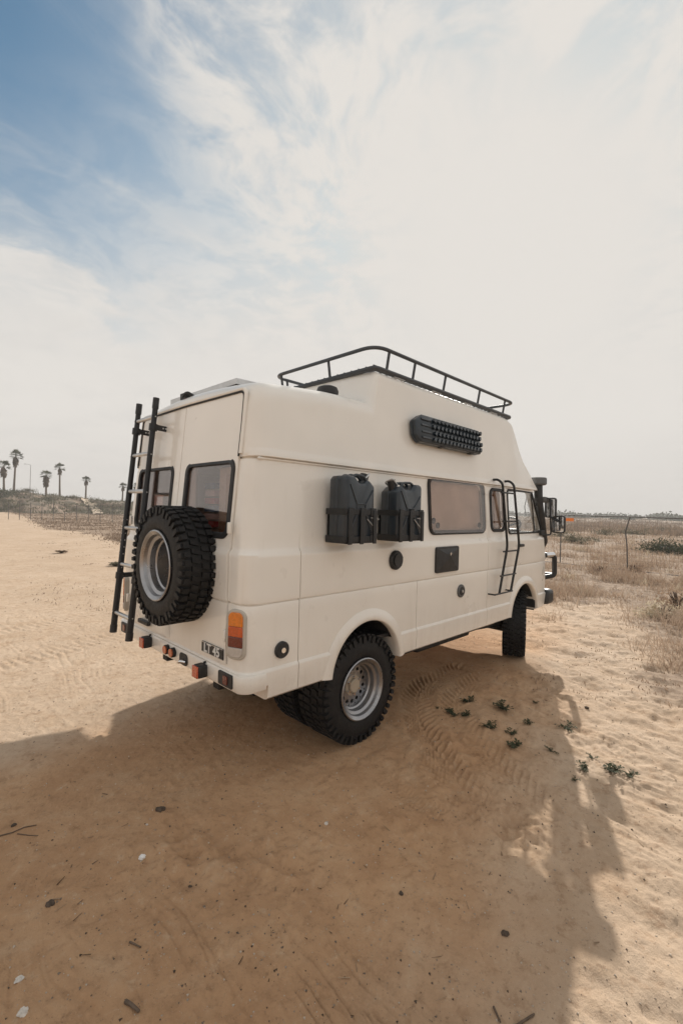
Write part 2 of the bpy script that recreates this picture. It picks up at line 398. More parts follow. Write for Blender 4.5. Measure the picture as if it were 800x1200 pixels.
def terrain(x, y):
    x = np.asarray(x, float); y = np.asarray(y, float)
    rr = np.hypot(x - CAMP.x, y - CAMP.y); az = np.degrees(np.arctan2(y - CAMP.y, x - CAMP.x))
    near = 1 - sst(rr, 18, 40); road = road_mask(x, y)
    h = .030 * fbm(x * .30, y * .30, 3, 1) * sst(np.hypot(x - 2.5, y), 2.2, 5.)
    h = h + near * .006 * fbm(x * 2.1, y * 2.1, 4, 5)
    # soft churned sand ahead on the right, with footprints
    ch = sst(x * .35 - y - .55 + .35 * fbm(x * .8, y * .8, 3, 11), .95, 2.1)
    ch = ch * (1 - .85 * np.exp(-(((x - 1.0) / 1.0) ** 2 + ((y + 2.5) / .7) ** 2)))
    lump = fbm(x * 2.6, y * 2.6, 4, 20)
    pit = np.maximum(0, perlin(x * 2.9 + 7, y * 2.9, 31) - .12) + .6 * np.maximum(0, perlin(x * 5.3 + 3, y * 5.3, 33) - .18)
    h = h + near * ch * (.022 * lump - .050 * pit + .012 * fbm(x * 7.5, y * 7.5, 3, 35) * sst(fbm(x * .9, y * .9, 2, 36), -.3, .4))
    # dragged and wind-blown streaks, running away from the van side
    a = rad(-95); xs = x * math.cos(a) + y * math.sin(a); ys = -x * math.sin(a) + y * math.cos(a)
    wv = .5 * fbm(x * .9, y * .9, 2, 41)
    st = fbm(xs * 2.2, (ys + wv * .35) * 15, 3, 40)
    sm = sst(-y, .95, 1.7) * (1 - sst(rr, 9, 16)) * sst(fbm(x * .7, y * .7, 2, 43) + .25, -.25, .35)
    lft = sst(y, 1.0, 2.0) * (1 - sst(y, 5, 9)) * (1 - sst(x, .2, 1.2))
    for kx, ky, sd_, dp, mk in ((1.6, 19, 46, .008, sm), (2.6, 29, 48, .006, sm), (.45, 17, 49, .005, lft)):
        p_ = perlin(xs * kx, (ys + wv * .35) * ky, sd_)
        h = h - dp * np.exp(-(p_ / .16) ** 2) * mk * sst(fbm(xs * 1.1, ys * 2.5, 2, sd_ + 50), -.25, .35)
    h = h + .0060 * st * sm
    rpl = np.abs(perlin(xs * 3.4, (ys + wv * .3) * 9, 45))
    h = h + .010 * (np.minimum(rpl, .35) - .2) * sm * sst(x, .2, 1.4)
    # scuffed dirt in the foreground
    fg = sst(-y - x * .4, .0, 1.2) * (1 - sst(rr, 4, 7))
    pk = np.maximum(0, fbm(x * 1.1 + 3, y * 1.1, 2, 51) - .15)
    h = h + fg * pk * .05 * fbm(x * 7, y * 7, 3, 52) + fg * .010 * fbm(x * 9, y * 9, 4, 55) * sst(fbm(x * 1.3, y * 1.3, 2, 57), -.5, .5) + (1 - sst(rr, 7, 12)) * .003 * fbm(x * 17, y * 17, 3, 56)
    # tyre prints
    for T in (TRACK1, TRACK1B):
      d, al, sd = seg_dist(x, y, T)
      m = (1 - sst(d, .13, .17)) * (1 - sst(al, 2.6, 3.6)) * near * (1 if T is TRACK1 else .6)
      chev = np.sin((al / .085 + np.abs(sd) * 4.0 / .17 * .6) * 2 * PI + np.where(sd > 0, PI, 0)); grv = (np.abs(sd) < .012)
      brk = .35 + .65 * sst(fbm(x * 2.2, y * 2.2, 3, 47), -.25, .35); m = m * brk
      h = h - m * .010 + m * .017 * sst(chev, -.15, .45) * np.where(grv, .2, 1) + .005 * brk * np.exp(-((d - .17) / .05) ** 2) * near * (1 - sst(al, 3.3, 3.8))
    d, al, sd = seg_dist(x, y, TRACK2)
    m = (1 - sst(d, .055, .075)) * near
    h = h - m * .006 + m * .006 * sst(np.sin(al / .030 * 2 * PI), -.3, .3)
    for T in (TRACK3, TRACK4):
        d, al, sd = seg_dist(x, y, T)
        m = (1 - sst(d, .13, .24)) * (1 - sst(rr, 20, 45))
        h = h - m * (.010 + .006 * np.sin(sd * 90) + .004 * np.sin(al / .11 * 2 * PI)) + .006 * np.exp(-((d - .24) / .07) ** 2) * (1 - sst(rr, 20, 45))
    # field roughness and far land
    h = h + (1 - road) * (.05 * fbm(x * .7, y * .7, 3, 61) * sst(rr, 6, 14))
    far = sst(rr, 40, 160)
    rise = np.where(az < 50, 2.4, -.2)
    h = h + far * (rise * sst(rr, 60, 500) + .5 * fbm(x * .02, y * .02, 3, 71))
    # pressed flat where the tyres stand
    for wx, wy in ((1.15, -.8), (1.15, .8), (4.22, -.85), (4.22, .85)):
        q = np.exp(-(((x - wx) / (.28 if wx < 2 else .45)) ** 2 + ((y - wy) / (.30 if wx < 2 else .42)) ** 2) ** 2); h = h * (1 - q) + (.004 if wx < 2 else (.046)) * q
    return h

# ------------------------------------------------------------------ ground
def build_ground():
    az = np.concatenate([np.linspace(YAW - rad(42), YAW + rad(42), 860), np.linspace(YAW + rad(42), YAW + 2 * PI - rad(42), 110)[1:-1]])
    rr = np.concatenate([[.05, .3, .6], np.geomspace(.9, 16, 640), np.geomspace(16, 120, 130)[1:], np.geomspace(120, 5200, 40)[1:]])
    A, Rr = np.meshgrid(az, rr); X = CAMP.x + Rr * np.cos(A); Y = CAMP.y + Rr * np.sin(A)
    Z = terrain(X, Y); n, m = X.shape
    me = bpy.data.meshes.new('ground')
    co = np.stack([X, Y, Z], -1).reshape(-1, 3)
    i = np.arange(n - 1)[:, None] * m; k_ = np.arange(m)[None, :]; k2 = (k_ + 1) % m
    q = np.stack([i + k_, i + k2, i + m + k2, i + m + k_], -1).reshape(-1, 4)[:, ::-1]
    me.vertices.add(len(co)); me.vertices.foreach_set('co', co.ravel())
    me.loops.add(q.size); me.loops.foreach_set('vertex_index', q.ravel().astype(np.int32))
    me.polygons.add(len(q)); me.polygons.foreach_set('loop_start', np.arange(0, q.size, 4, dtype=np.int32))
    me.polygons.foreach_set('use_smooth', np.ones(len(q), bool))
    at = me.attributes.new('road', 'FLOAT', 'POINT'); at.data.foreach_set('value', road_mask(X, Y).ravel())
    loose = sst(X * .35 - Y - .55 + .35 * fbm(X * .8, Y * .8, 3, 11), .6, 2.4)
    at = me.attributes.new('loose', 'FLOAT', 'POINT'); at.data.foreach_set('value', loose.ravel())
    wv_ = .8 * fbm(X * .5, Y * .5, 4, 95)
    pz = np.maximum(sst(Y - .12 * X + .7 * wv_, .0, 1.5), sst(X * .45 - Y - 1.9 + wv_, .0, 1.8))  # pale packed sand, stretched to the shadow edge so sunlit ground is painted lighter
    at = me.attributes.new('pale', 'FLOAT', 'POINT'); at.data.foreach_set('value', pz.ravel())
    me.update(); me.validate()
    o = bpy.data.objects.new('ground', me); COL.objects.link(o); o['kind'] = 'structure'
    m_ = bpy.data.materials.new('sandy ground'); m_.use_nodes = True
    t = NT(m_.node_tree); b = t.n['Principled BSDF']; co = t.node('ShaderNodeTexCoord').outputs['Object']
    at = t.node('ShaderNodeAttribute', attribute_name='road').outputs['Fac']
    lo = t.node('ShaderNodeAttribute', attribute_name='loose').outputs['Fac']
    n1 = t.noise(co, .55, 6, .6, .3); n2 = t.noise(co, 3.2, 7, .65, .4); n3 = t.noise(co, 26, 5, .7); n4 = t.noise(co, 140, 3, .7)
    sand = t.mix(t.step(n1, .30, .70), (.428, .256, .142), (.512, .326, .190))  # browner dirt, its tone matched to the ground in the van's shadow
    sand = t.mix(t.step(n2, .42, .70, 0, .55), sand, (.385, .222, .120))
    sand = t.mix(t.step(n2, .30, .48, .35, 0), sand, (.55, .40, .265))
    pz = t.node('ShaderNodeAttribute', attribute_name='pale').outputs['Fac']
    pale = t.mix(t.step(n1, .30, .70), (.475, .362, .262), (.540, .424, .318))  # paler sand, with the sunlit tone put into its colour
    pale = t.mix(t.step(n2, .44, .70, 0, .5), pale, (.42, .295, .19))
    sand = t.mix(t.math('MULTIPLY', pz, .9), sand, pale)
    field = t.mix(t.step(n2, .3, .7), (.23, .165, .118), (.37, .28, .205))
    c = t.mix(t.step(t.math('ADD', at, t.math('MULTIPLY', t.math('SUBTRACT', n2, .5), .7)), .25, .75), field, sand)
    n5 = t.noise(co, 11, 8, .74, .25)
    c = t.mix(t.step(n5, .50, .68, 0, .50), c, (.265, .155, .085))
    c = t.mix(t.step(n5, .44, .34, 0, .40), c, (.56, .42, .29))
    c = t.mix(t.step(n3, .58, .72, 0, .55), c, (.17, .105, .062))
    c = t.mix(t.step(n3, .40, .28, 0, .30), c, (.52, .40, .29))
    c = t.mix(t.step(n4, .64, .74, 0, .5), c, (.13, .085, .055))
    c = t.mix(t.step(n4, .34, .26, 0, .5), c, (.58, .48, .38))
    t.put(b.inputs['Base Color'], c); b.inputs['Roughness'].default_value = .95; b.inputs['Specular IOR Level'].default_value = .15
    b1 = t.node('ShaderNodeBump'); b1.inputs['Strength'].default_value = .8; b1.inputs['Distance'].default_value = .014
    hgt = t.math('ADD', t.math('MULTIPLY', t.noise(co, 45, 6, .7), .6), t.math('ADD', t.math('MULTIPLY', t.noise(co, 160, 4, .7), .25), t.math('MULTIPLY', t.noise(co, 12, 5, .6), .9)))
    t.put(b1.inputs['Height'], hgt); t.l.new(b1.outputs[0], b.inputs['Normal'])
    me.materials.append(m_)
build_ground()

# ================================================================== CAMPER VAN
VAN = empty('camper_van', (0, 0, 0), 'cream high-roof camper van with black ladders, spare wheel and roof rack on the sand', 'camper van')
XR0 = 0.0
def xr(z): return 0.0 if z < 1.57 else .085 * ((z - 1.57) / 1.03)
def hw(z):
    if z < 1.57: return 1.0
    return 1.0 - .045 * (z - 1.57) / .63
def xf(z):
    pts = [(.5, 4.86), (.62, 4.91), (.9, 4.96), (1.2, 4.94), (1.6, 4.84), (2.2, 4.46), (2.6, 4.30)]
    for (a, b), (c, d) in zip(pts[:-1], pts[1:]):
        if z <= c: return b + (d - b) * (z - a) / (c - a)
    return pts[-1][1]
# outward offsets of the pressed lines in the sheet metal
OFFS = [(.615, -.03), (.622, -.008), (.635, .004), (.70, .008), (.795, .012), (.806, .011), (.822, .0), (.85, -.001), (1.0, 0), (1.15, 0), (1.226, .001),
        (1.236, -.002), (1.240, -.012), (1.246, -.012), (1.250, .004), (1.262, .006), (1.30, .006), (1.42, .005), (1.535, .006), (1.556, .005), (1.582, -.012), (1.60, -.014), (1.66, -.012), (1.75, -.01), (1.85, -.01),
        (1.95, -.01), (2.05, -.01), (2.15, -.01), (2.17, -.012), (2.182, -.025), (2.20, -.025)]
def off(z):
    if z <= OFFS[0][0]: return OFFS[0][1]
    for (a, b), (c, d) in zip(OFFS[:-1], OFFS[1:]):
        if z <= c: return b + (d - b) * (z - a) / (c - a)
    return OFFS[-1][1]
def ring(z, o, front=True):
    """plan outline of the body at height z, pushed out by o"""
    a, b, w = xr(z) - o, xf(z) + o, hw(z) + o
    rr, rf = .10, .17
    nose = .015                                  # the cab draws in towards the front
    P = []
    for i in range(9):                            # rear right corner
        q = PI + PI / 2 * i / 8; P.append((a + rr + rr * math.cos(q), -w + rr + rr * math.sin(q)))
    xs = [.3, .6, .9, 1.3, 1.8, 2.4, 3.0, 3.4, 3.8, 4.1, 4.35]
    def wy(x): return w - nose * max(0, (x - 3.3) / 1.4) ** 2
    for x in xs: P.append((x, -wy(x)))
    wf = wy(b - rf)
    for i in range(1, 10):
        q = -PI / 2 + PI / 2 * i / 9; P.append((b - rf + rf * math.cos(q), -wf + rf + rf * math.sin(q)))
    P.append((b + .02, -.35)); P.append((b + .025, 0))
    full = P + [(x, -y) for x, y in P[::-1][1:]]
    return [(x, y, z) for x, y in full]
def side_y(x, z):
    o = off(z); return hw(z) + o - .015 * max(0, (x - 3.3) / 1.4) ** 2

def cutter(mb): return mb.build('cutter', PAINT, ang=0)
def build_body():
    zs = [z for z, o in OFFS]
    body = MB().loft([ring(z, off(z)) for z in zs]).build('body', PAINT, VAN)
    inner = MB().loft([ring(z, -.04) for z in (.78, 1.2, 1.57, 1.8, 2.0, 2.178)])
    cuts = [cutter(inner)]
    boolean(body, cuts)
    cuts = []
    for s in (-1, 1):
        for wx, zc, dep in ((1.15, .585, .30), (4.12, .60, .50)):
            n = 40; loop = [(wx + .405 * math.cos(2 * PI * i / n), zc + .405 * math.sin(2 * PI * i / n)) for i in range(n)]
            cuts.append(cutter(MB().prism(loop, lambda a, b, d: (a, d, b), s * dep, s * 1.2)))
            cuts.append(cutter(MB().box((wx, s * (dep + .45), .5), (.80, .9, .26))))
    boolean(body, cuts); cuts = []
    for s in (-1, 1):
        cuts.append(cutter(MB().prism(rrect(1.04, .52, .07, 6, 2.53, 1.925), lambda a, b, d: (a, d, b), s * .7, s * 1.2)))
        cuts.append(cutter(MB().prism(QUARTER, lambda a, b, d: (a, d, b), s * .7, s * 1.2)))
        cuts.append(cutter(MB().prism(DOORWIN, lambda a, b, d: (a, d, b), s * .6, s * 1.2)))
        cuts.append(cutter(MB().prism(REARWIN(s), lambda a, b, d: (d, a, b), -.2, .25)))
    cuts.append(cutter(MB().prism(rrect(1.70, .545, .06, 6, 0, 1.902), lambda a, b, d: (d, a, b), 4.2, 5.3)))
    cuts.append(cutter(MB().box((.0, 0, .60), (.36, 2.4, .235))))
    boolean(body, cuts); cuts = []
    # shut lines
    for s in (-1, 1):
        for x, z0, z1 in ((.43, .5, 2.172), (1.80, .5, 1.24), (3.12, .5, 2.168), (3.60, .98, 2.168)):
            cuts.append(cutter(MB().box((x, s * 1.03, (z0 + z1) / 2), (.006, .10, z1 - z0))))
    for y0 in (-.804, .804):
        cuts.append(cutter(MB().box((0, y0, 1.52), (.09, .006, 1.36))))
    boolean(body, cuts)
    return body
QUARTER = rrect(.33, .46, .07, 6, 3.385, 1.905)
DOORWIN = poly_round([(3.66, 1.638), (4.69, 1.638), (4.39, 2.15), (3.66, 2.15)], .045)
def REARWIN(s): return rrect(.64, .50, .065, 6, s * .438, 1.915)
BODY = build_body()

def wall(s):                                     # a, b, d -> on the body side at x=a, z=b, d outwards
    return lambda a, b, d: (a, s * (side_y(a, b) + d), b)
def back(a, b, d): return (xr(b) - off(b) - d, a, b)

# rear doors: two pressed leaves, window openings cut through
for s in (-1, 1):
    y0, y1 = s * .0035, s * .800
    zs = [.842] + [z for z, o in OFFS if .86 < z < 2.16] + [2.25, 2.35, 2.45, 2.53, 2.60, 2.630]
    V = []; nY = 11
    for d in (.013, -.004):
        for z in zs:
            o = off(z) if z < 2.16 else -.01
            for j in range(nY):
                yy = y0 + (y1 - y0) * j / (nY - 1)
                e = 0
                if z > 2.5: e = max(0, (z - 2.5)) * .0
                V.append((xr(z) - o - d, yy, z))
    nz = len(zs); F = []
    def id_(l, i, j): return l * nz * nY + i * nY + j
    for i in range(nz - 1):
        for j in range(nY - 1):
            F.append((id_(0, i, j), id_(0, i, j + 1), id_(0, i + 1, j + 1), id_(0, i + 1, j)))
            F.append((id_(1, i, j), id_(1, i + 1, j), id_(1, i + 1, j + 1), id_(1, i, j + 1)))
    for j in range(nY - 1):
        F.append((id_(0, 0, j), id_(1, 0, j), id_(1, 0, j + 1), id_(0, 0, j + 1)))
        F.append((id_(0, nz - 1, j), id_(0, nz - 1, j + 1), id_(1, nz - 1, j + 1), id_(1, nz - 1, j)))
    for i in range(nz - 1):
        F.append((id_(0, i, 0), id_(0, i + 1, 0), id_(1, i + 1, 0), id_(1, i, 0)))
        F.append((id_(0, i, nY - 1), id_(1, i, nY - 1), id_(1, i + 1, nY - 1), id_(0, i + 1, nY - 1)))
    door = MB().add(V, F).build('rear_door', PAINT, VAN)
    boolean(door, [cutter(MB().prism(REARWIN(s), lambda a, b, d: (d, a, b), -.3, .35))])
    L = REARWIN(s)
    MB().frame(inset(L, -.022), inset(L, .020), back, -.002, .022).build('window_seal', SEAL, door, bevel=.006)
    MB().prism(inset(L, .012), back, .000, .005).build('window_pane', GLASST, door, ang=30)
    for z in (1.72, 1.03):
        MB().box((xr(z) - .022, s * .806, z), (.022, .028, .075)).build('hinge', PAINT, door, bevel=.006)
    if s < 0:
        bd = MB().box((-.018, -.648, .899), (.008, .275, .072)).build('badge', BLACKP, door, bevel=.003)
        cu = bpy.data.curves.new('lettering', 'FONT'); cu.body = 'LT 45'; cu.size = .086; cu.extrude = .0015; cu.align_x = 'CENTER'; cu.align_y = 'CENTER'; cu.offset = .0022
        to = bpy.data.objects.new('tmp', cu); COL.objects.link(to)
        dg = bpy.context.evaluated_depsgraph_get(); dg.update()
        me = bpy.data.meshes.new_from_object(to.evaluated_get(dg)); bpy.data.objects.remove(to)
        R_ = Matrix(((0, 0, -1), (-1, 0, 0), (0, 1, 0)))
        for v in me.vertices: v.co = R_ @ v.co + Vector((-.0235, -.648, .899))
        me.materials.clear(); me.materials.append(WHITEL); me.name = 'lettering'
        lo_ = bpy.data.objects.new('lettering', me); COL.objects.link(lo_); lo_.parent = door
        MB().box((-.0215, -.648, .932), (.002, .272, .004)).box((-.0215, -.648, .866), (.002, .272, .004)).build('badge_border', ALU, door, ang=0)
    else:
        MB().box((-.030, .43, .885), (.03, .20, .035)).build('door_handle', BLACKP, door, bevel=.008)

# bead round the top of the rear doors
bead = fillet([(xr(2.2) - .004, -.825, 2.205), (xr(2.4), -.822, 2.40), (xr(2.63), -.818, 2.640), (xr(2.63), 0, 2.650), (xr(2.63), .818, 2.640), (xr(2.4), .822, 2.40), (xr(2.2) - .004, .825, 2.205)], .05)
MB().tube(bead, .014, 8).build('door_surround', PAINT2, VAN)
sl_ = [(p[0] - .008, p[1] * .985, p[2] - .018) for p in bead]
MB().tube(sl_, .007, 6).build('door_weatherstrip', SEAL, VAN)

# fibreglass high roof, lofted along the van
def roof_ring(x):
    zb = 2.186
    q = sst(np.array(x), 1.25, 1.36)
    h = float((2.70 + .075 * min(1, max(x, 0) / .9)) * (1 - q) + 3.045 * q)
    re = .17 * (1 - float(q)) + .075 * float(q)
    top = 3.92
    if x > top - .12:                               # raked front
        tt = x - (top - .12); h = 3.045 - max(0, tt) * .02 - max(0, x - top) * 1.36
        h -= .03 * math.exp(-((x - top) / .09) ** 2)
    pin = 0.
    cr = .14
    if x < cr: pin = cr - math.sqrt(max(0, cr * cr - (cr - x) ** 2)); h -= .075 * (1 - math.sqrt(max(0, 1 - (1 - min(1, x / .16)) ** 2)))
    h = max(h, zb + .012)
    nose = .015 * max(0, (x - 3.3) / 1.4) ** 2 + (.05 * ((x - 4.5) / .1) ** 2 if x > 4.5 else 0)
    re = min(re, (h - zb) * .8)
    def wz(z): 
        base = .972 - .125 * (z - 2.2)
        lip = .006 if z < 2.235 else 0
        return base + lip - pin - nose - .05 * float(sst(np.array(z), 2.22, 2.62)) * float(sst(np.array(x), 3.85, 4.3))
    zc = h - re
    P = []
    zl = [zb, zb + .004, 2.225, 2.236, 2.25]
    zl = [min(z, zc) for z in zl] + [2.25 + (zc - 2.25) * i / 6 if zc > 2.25 else zc for i in range(1, 7)]
    for i, z in enumerate(zl): P.append((-(wz(z) - (.012 if i == 0 else 0)), z))
    w0 = wz(zc)
    for i in range(1, 9):
        a = PI / 2 * i / 8; P.append((-(w0 - re + re * math.cos(a)), zc + re * math.sin(a)))
    crown = .045
    wt = w0 - re
    for fr in (.7, .35, 0): P.append((-wt * fr, h + crown * (1 - fr * fr)))
    full = P + [(-y, z) for y, z in P[::-1][1:]]
    o_ = []
    for y, z in full:
        lean = (.06 + .085 * max(0, (z - 2.2)) / 1.03) * max(0, 1 - x / .5)
        o_.append((x + lean - .004, y, z))
    return o_
rx = [0, .004, .015, .04, .07, .10, .14, .2, .35, .55, .8, 1.0, 1.1, 1.2, 1.25, 1.265, 1.285, 1.305, 1.325, 1.345, 1.36, 1.5, 1.8, 2.2, 2.6, 3.0, 3.3, 3.5, 3.7, 3.79, 3.83, 3.87, 3.90, 3.93, 3.97, 4.05, 4.15, 4.25, 4.35, 4.44, 4.50, 4.54, 4.57, 4.60]
HROOF = MB().loft([roof_ring(x) for x in rx]).build('high_roof', PAINT2, VAN, ang=40)
# gutter seam below the high roof
for s in (-1, 1):
    MB().tube([(x, s * (side_y(x, 2.17) + .004), 2.176 - .012 * max(0, (x - 3.6) / .8)) for x in np.linspace(.10, 4.45, 24)], .009, 6).build('rain_gutter', PAINT, VAN)

# wheel arch lips
for s in (-1, 1):
    for wx, zc in ((1.15, .585), (4.12, .60)):
        rings = []
        for i in range(33):
            a = rad(5 + 170 * i / 32); rg = []
            for rr_, d in ((.400, -.03), (.400, .012), (.408, .020), (.436, .019), (.466, .010), (.492, .000), (.492, -.03)):
                x_, z_ = wx + rr_ * math.cos(a), zc + rr_ * math.sin(a)
                rg.append((x_, s * (side_y(x_, max(z_, .65)) - (off(max(z_, .65))) + d + .003), z_))
            rings.append(rg)
        MB().loft(rings).build('wheel_arch_lip', PAINT, VAN, ang=50)
        dep = .28 if wx < 2 else .5
        n = 24; prof = [(wx + .418 * math.cos(PI * i / n), zc + .418 * math.sin(PI * i / n)) for i in range(n + 1)]
        inn = [(wx + .409 * math.cos(PI * i / n), zc + .409 * math.sin(PI * i / n)) for i in range(n + 1)][::-1]
        MB().prism(prof + inn, lambda a, b, d: (a, d, b), s * dep, s * .955).box((wx, s * dep, zc + .19), (.80, .012, .40)).build('wheel_housing', UNDER, VAN)

# rear bumper, painted, wrapping the corners
def bump_loop(o, x1):
    a, w, rr = -o, 1.0 + o, .055 + o; P = [(x1, -w)]
    for i in range(9):
        q = PI + PI / 2 * (8 - i) / 8; P.append((a + rr + rr * math.cos(q), -w + rr + rr * math.sin(q)))
    return P + [(x, -y) for x, y in P[::-1]]
bo, bi = bump_loop(.024, .155), bump_loop(-.06, .155)
rings = []
for z, L in ((.705, bi), (.694, bump_loop(.0, .15)), (.699, bump_loop(.018, .155)), (.712, bo), (.792, bump_loop(.026, .155)), (.806, bump_loop(.018, .15)), (.812, bump_loop(.0, .145)), (.812, bi)):
    rings.append([(x, y, z) for x, y in L])
rings.append(rings[0])
BUMP = MB().loft(rings, cap=False, closed=False)
e0 = [i * 20 for i in range(8)]; e1 = [i * 20 + 19 for i in range(8)]
BUMP.f += [tuple(e0), tuple(e1[::-1])]
BUMP = BUMP.build('rear_bumper', PAINT, VAN, ang=40)
for y in (.31, -.57):
    b = MB().box((-.058, y, .752), (.068, .082, .086)).build('reflector_lamp', BLACKP, BUMP, bevel=.012)
    MB().box((-.096, y, .752), (.012, .076, .080)).build('reflector_lens', material('lens red orange', (.50, .075, .018), .25, coat=.6, var=.2, vscale=50), BUMP, bevel=.012)
    MB().tube([(-.02, y, .80), (-.034, y, .80)], .009, 10).build('bolt', BLACKP, BUMP)
for y in (-.015, -.115):
    MB().tube([(-.02, y, .762), (-.050, y, .762)], .036, 18).build('round_reflector_body', BLACKP, BUMP)
    MB().tube([(-.050, y, .762), (-.058, y, .762)], .030, 18).build('round_reflector', AMBER if y > 0 else material('orange reflector', (.48, .10, .02), .25, coat=.5), BUMP)
MB().prism(rrect(.12, .085, .03, 5, -.27, .748), lambda a, b, d: (d, a, b), -.031, -.027).build('tow_recess_plate', SEAL, BUMP, ang=0)  # flat dark plate standing in for the shade inside the recess
MB().tube(fillet([(-.03, -.30, .735), (-.055, -.28, .742), (-.055, -.24, .725), (-.03, -.225, .72)], .02), .012, 8).build('tow_eye', CHROME, BUMP)
for s in (-1, 1):
    MB().prism(rrect(.165, .088, .014, 4, s * .835, .757), lambda a, b, d: (d, a, b), -.034, -.022).build('fog_lamp', BLACKP, BUMP, bevel=.003)
    MB().prism(rrect(.05, .055, .01, 3, s * .845, .757), lambda a, b, d: (d, a, b), -.040, -.033).build('fog_lens', DRED, BUMP)

# tail lights on the rear corners
for s in (-1, 1):
    tl = empty('tail_light', (.004, s * .908, 1.055)); tl.parent = VAN
    tl.rotation_euler = (0, 0, -s * rad(22))
    fn = lambda a, b, d: (-d, a, b)
    L = rrect(.142, .318, .052, 7)
    MB().prism(L, fn, -.03, .018).build('bezel', BEZEL, tl, bevel=.008)
    top = [(a, b) for a, b in inset(L, .018)]
    def clip(lo, hi): 
        w = [p for p in top if lo < p[1] < hi]
        xs_ = .142 / 2 - .018
        if hi > .12: return [p for p in top if p[1] >= lo + .001] + [(-xs_, lo), (xs_, lo)]
        if lo < -.12: return [p for p in top if p[1] <= hi - .001][0:0] + [(xs_, hi), (-xs_, hi)] + [p for p in top if p[1] <= hi - .001]
        return [(xs_, lo), (xs_, hi), (-xs_, hi), (-xs_, lo)]
    for lo, hi, mt in ((.052, .2, AMBER), (-.012, .050, material('orange red lens', (.55, .09, .015), .22, coat=.6, var=.15, vscale=50)), (-.078, -.014, DRED), (-.2, -.080, CLEARL)):
        MB().prism(clip(lo, hi), fn, .010, .026).build('lens', mt, tl, bevel=.004)

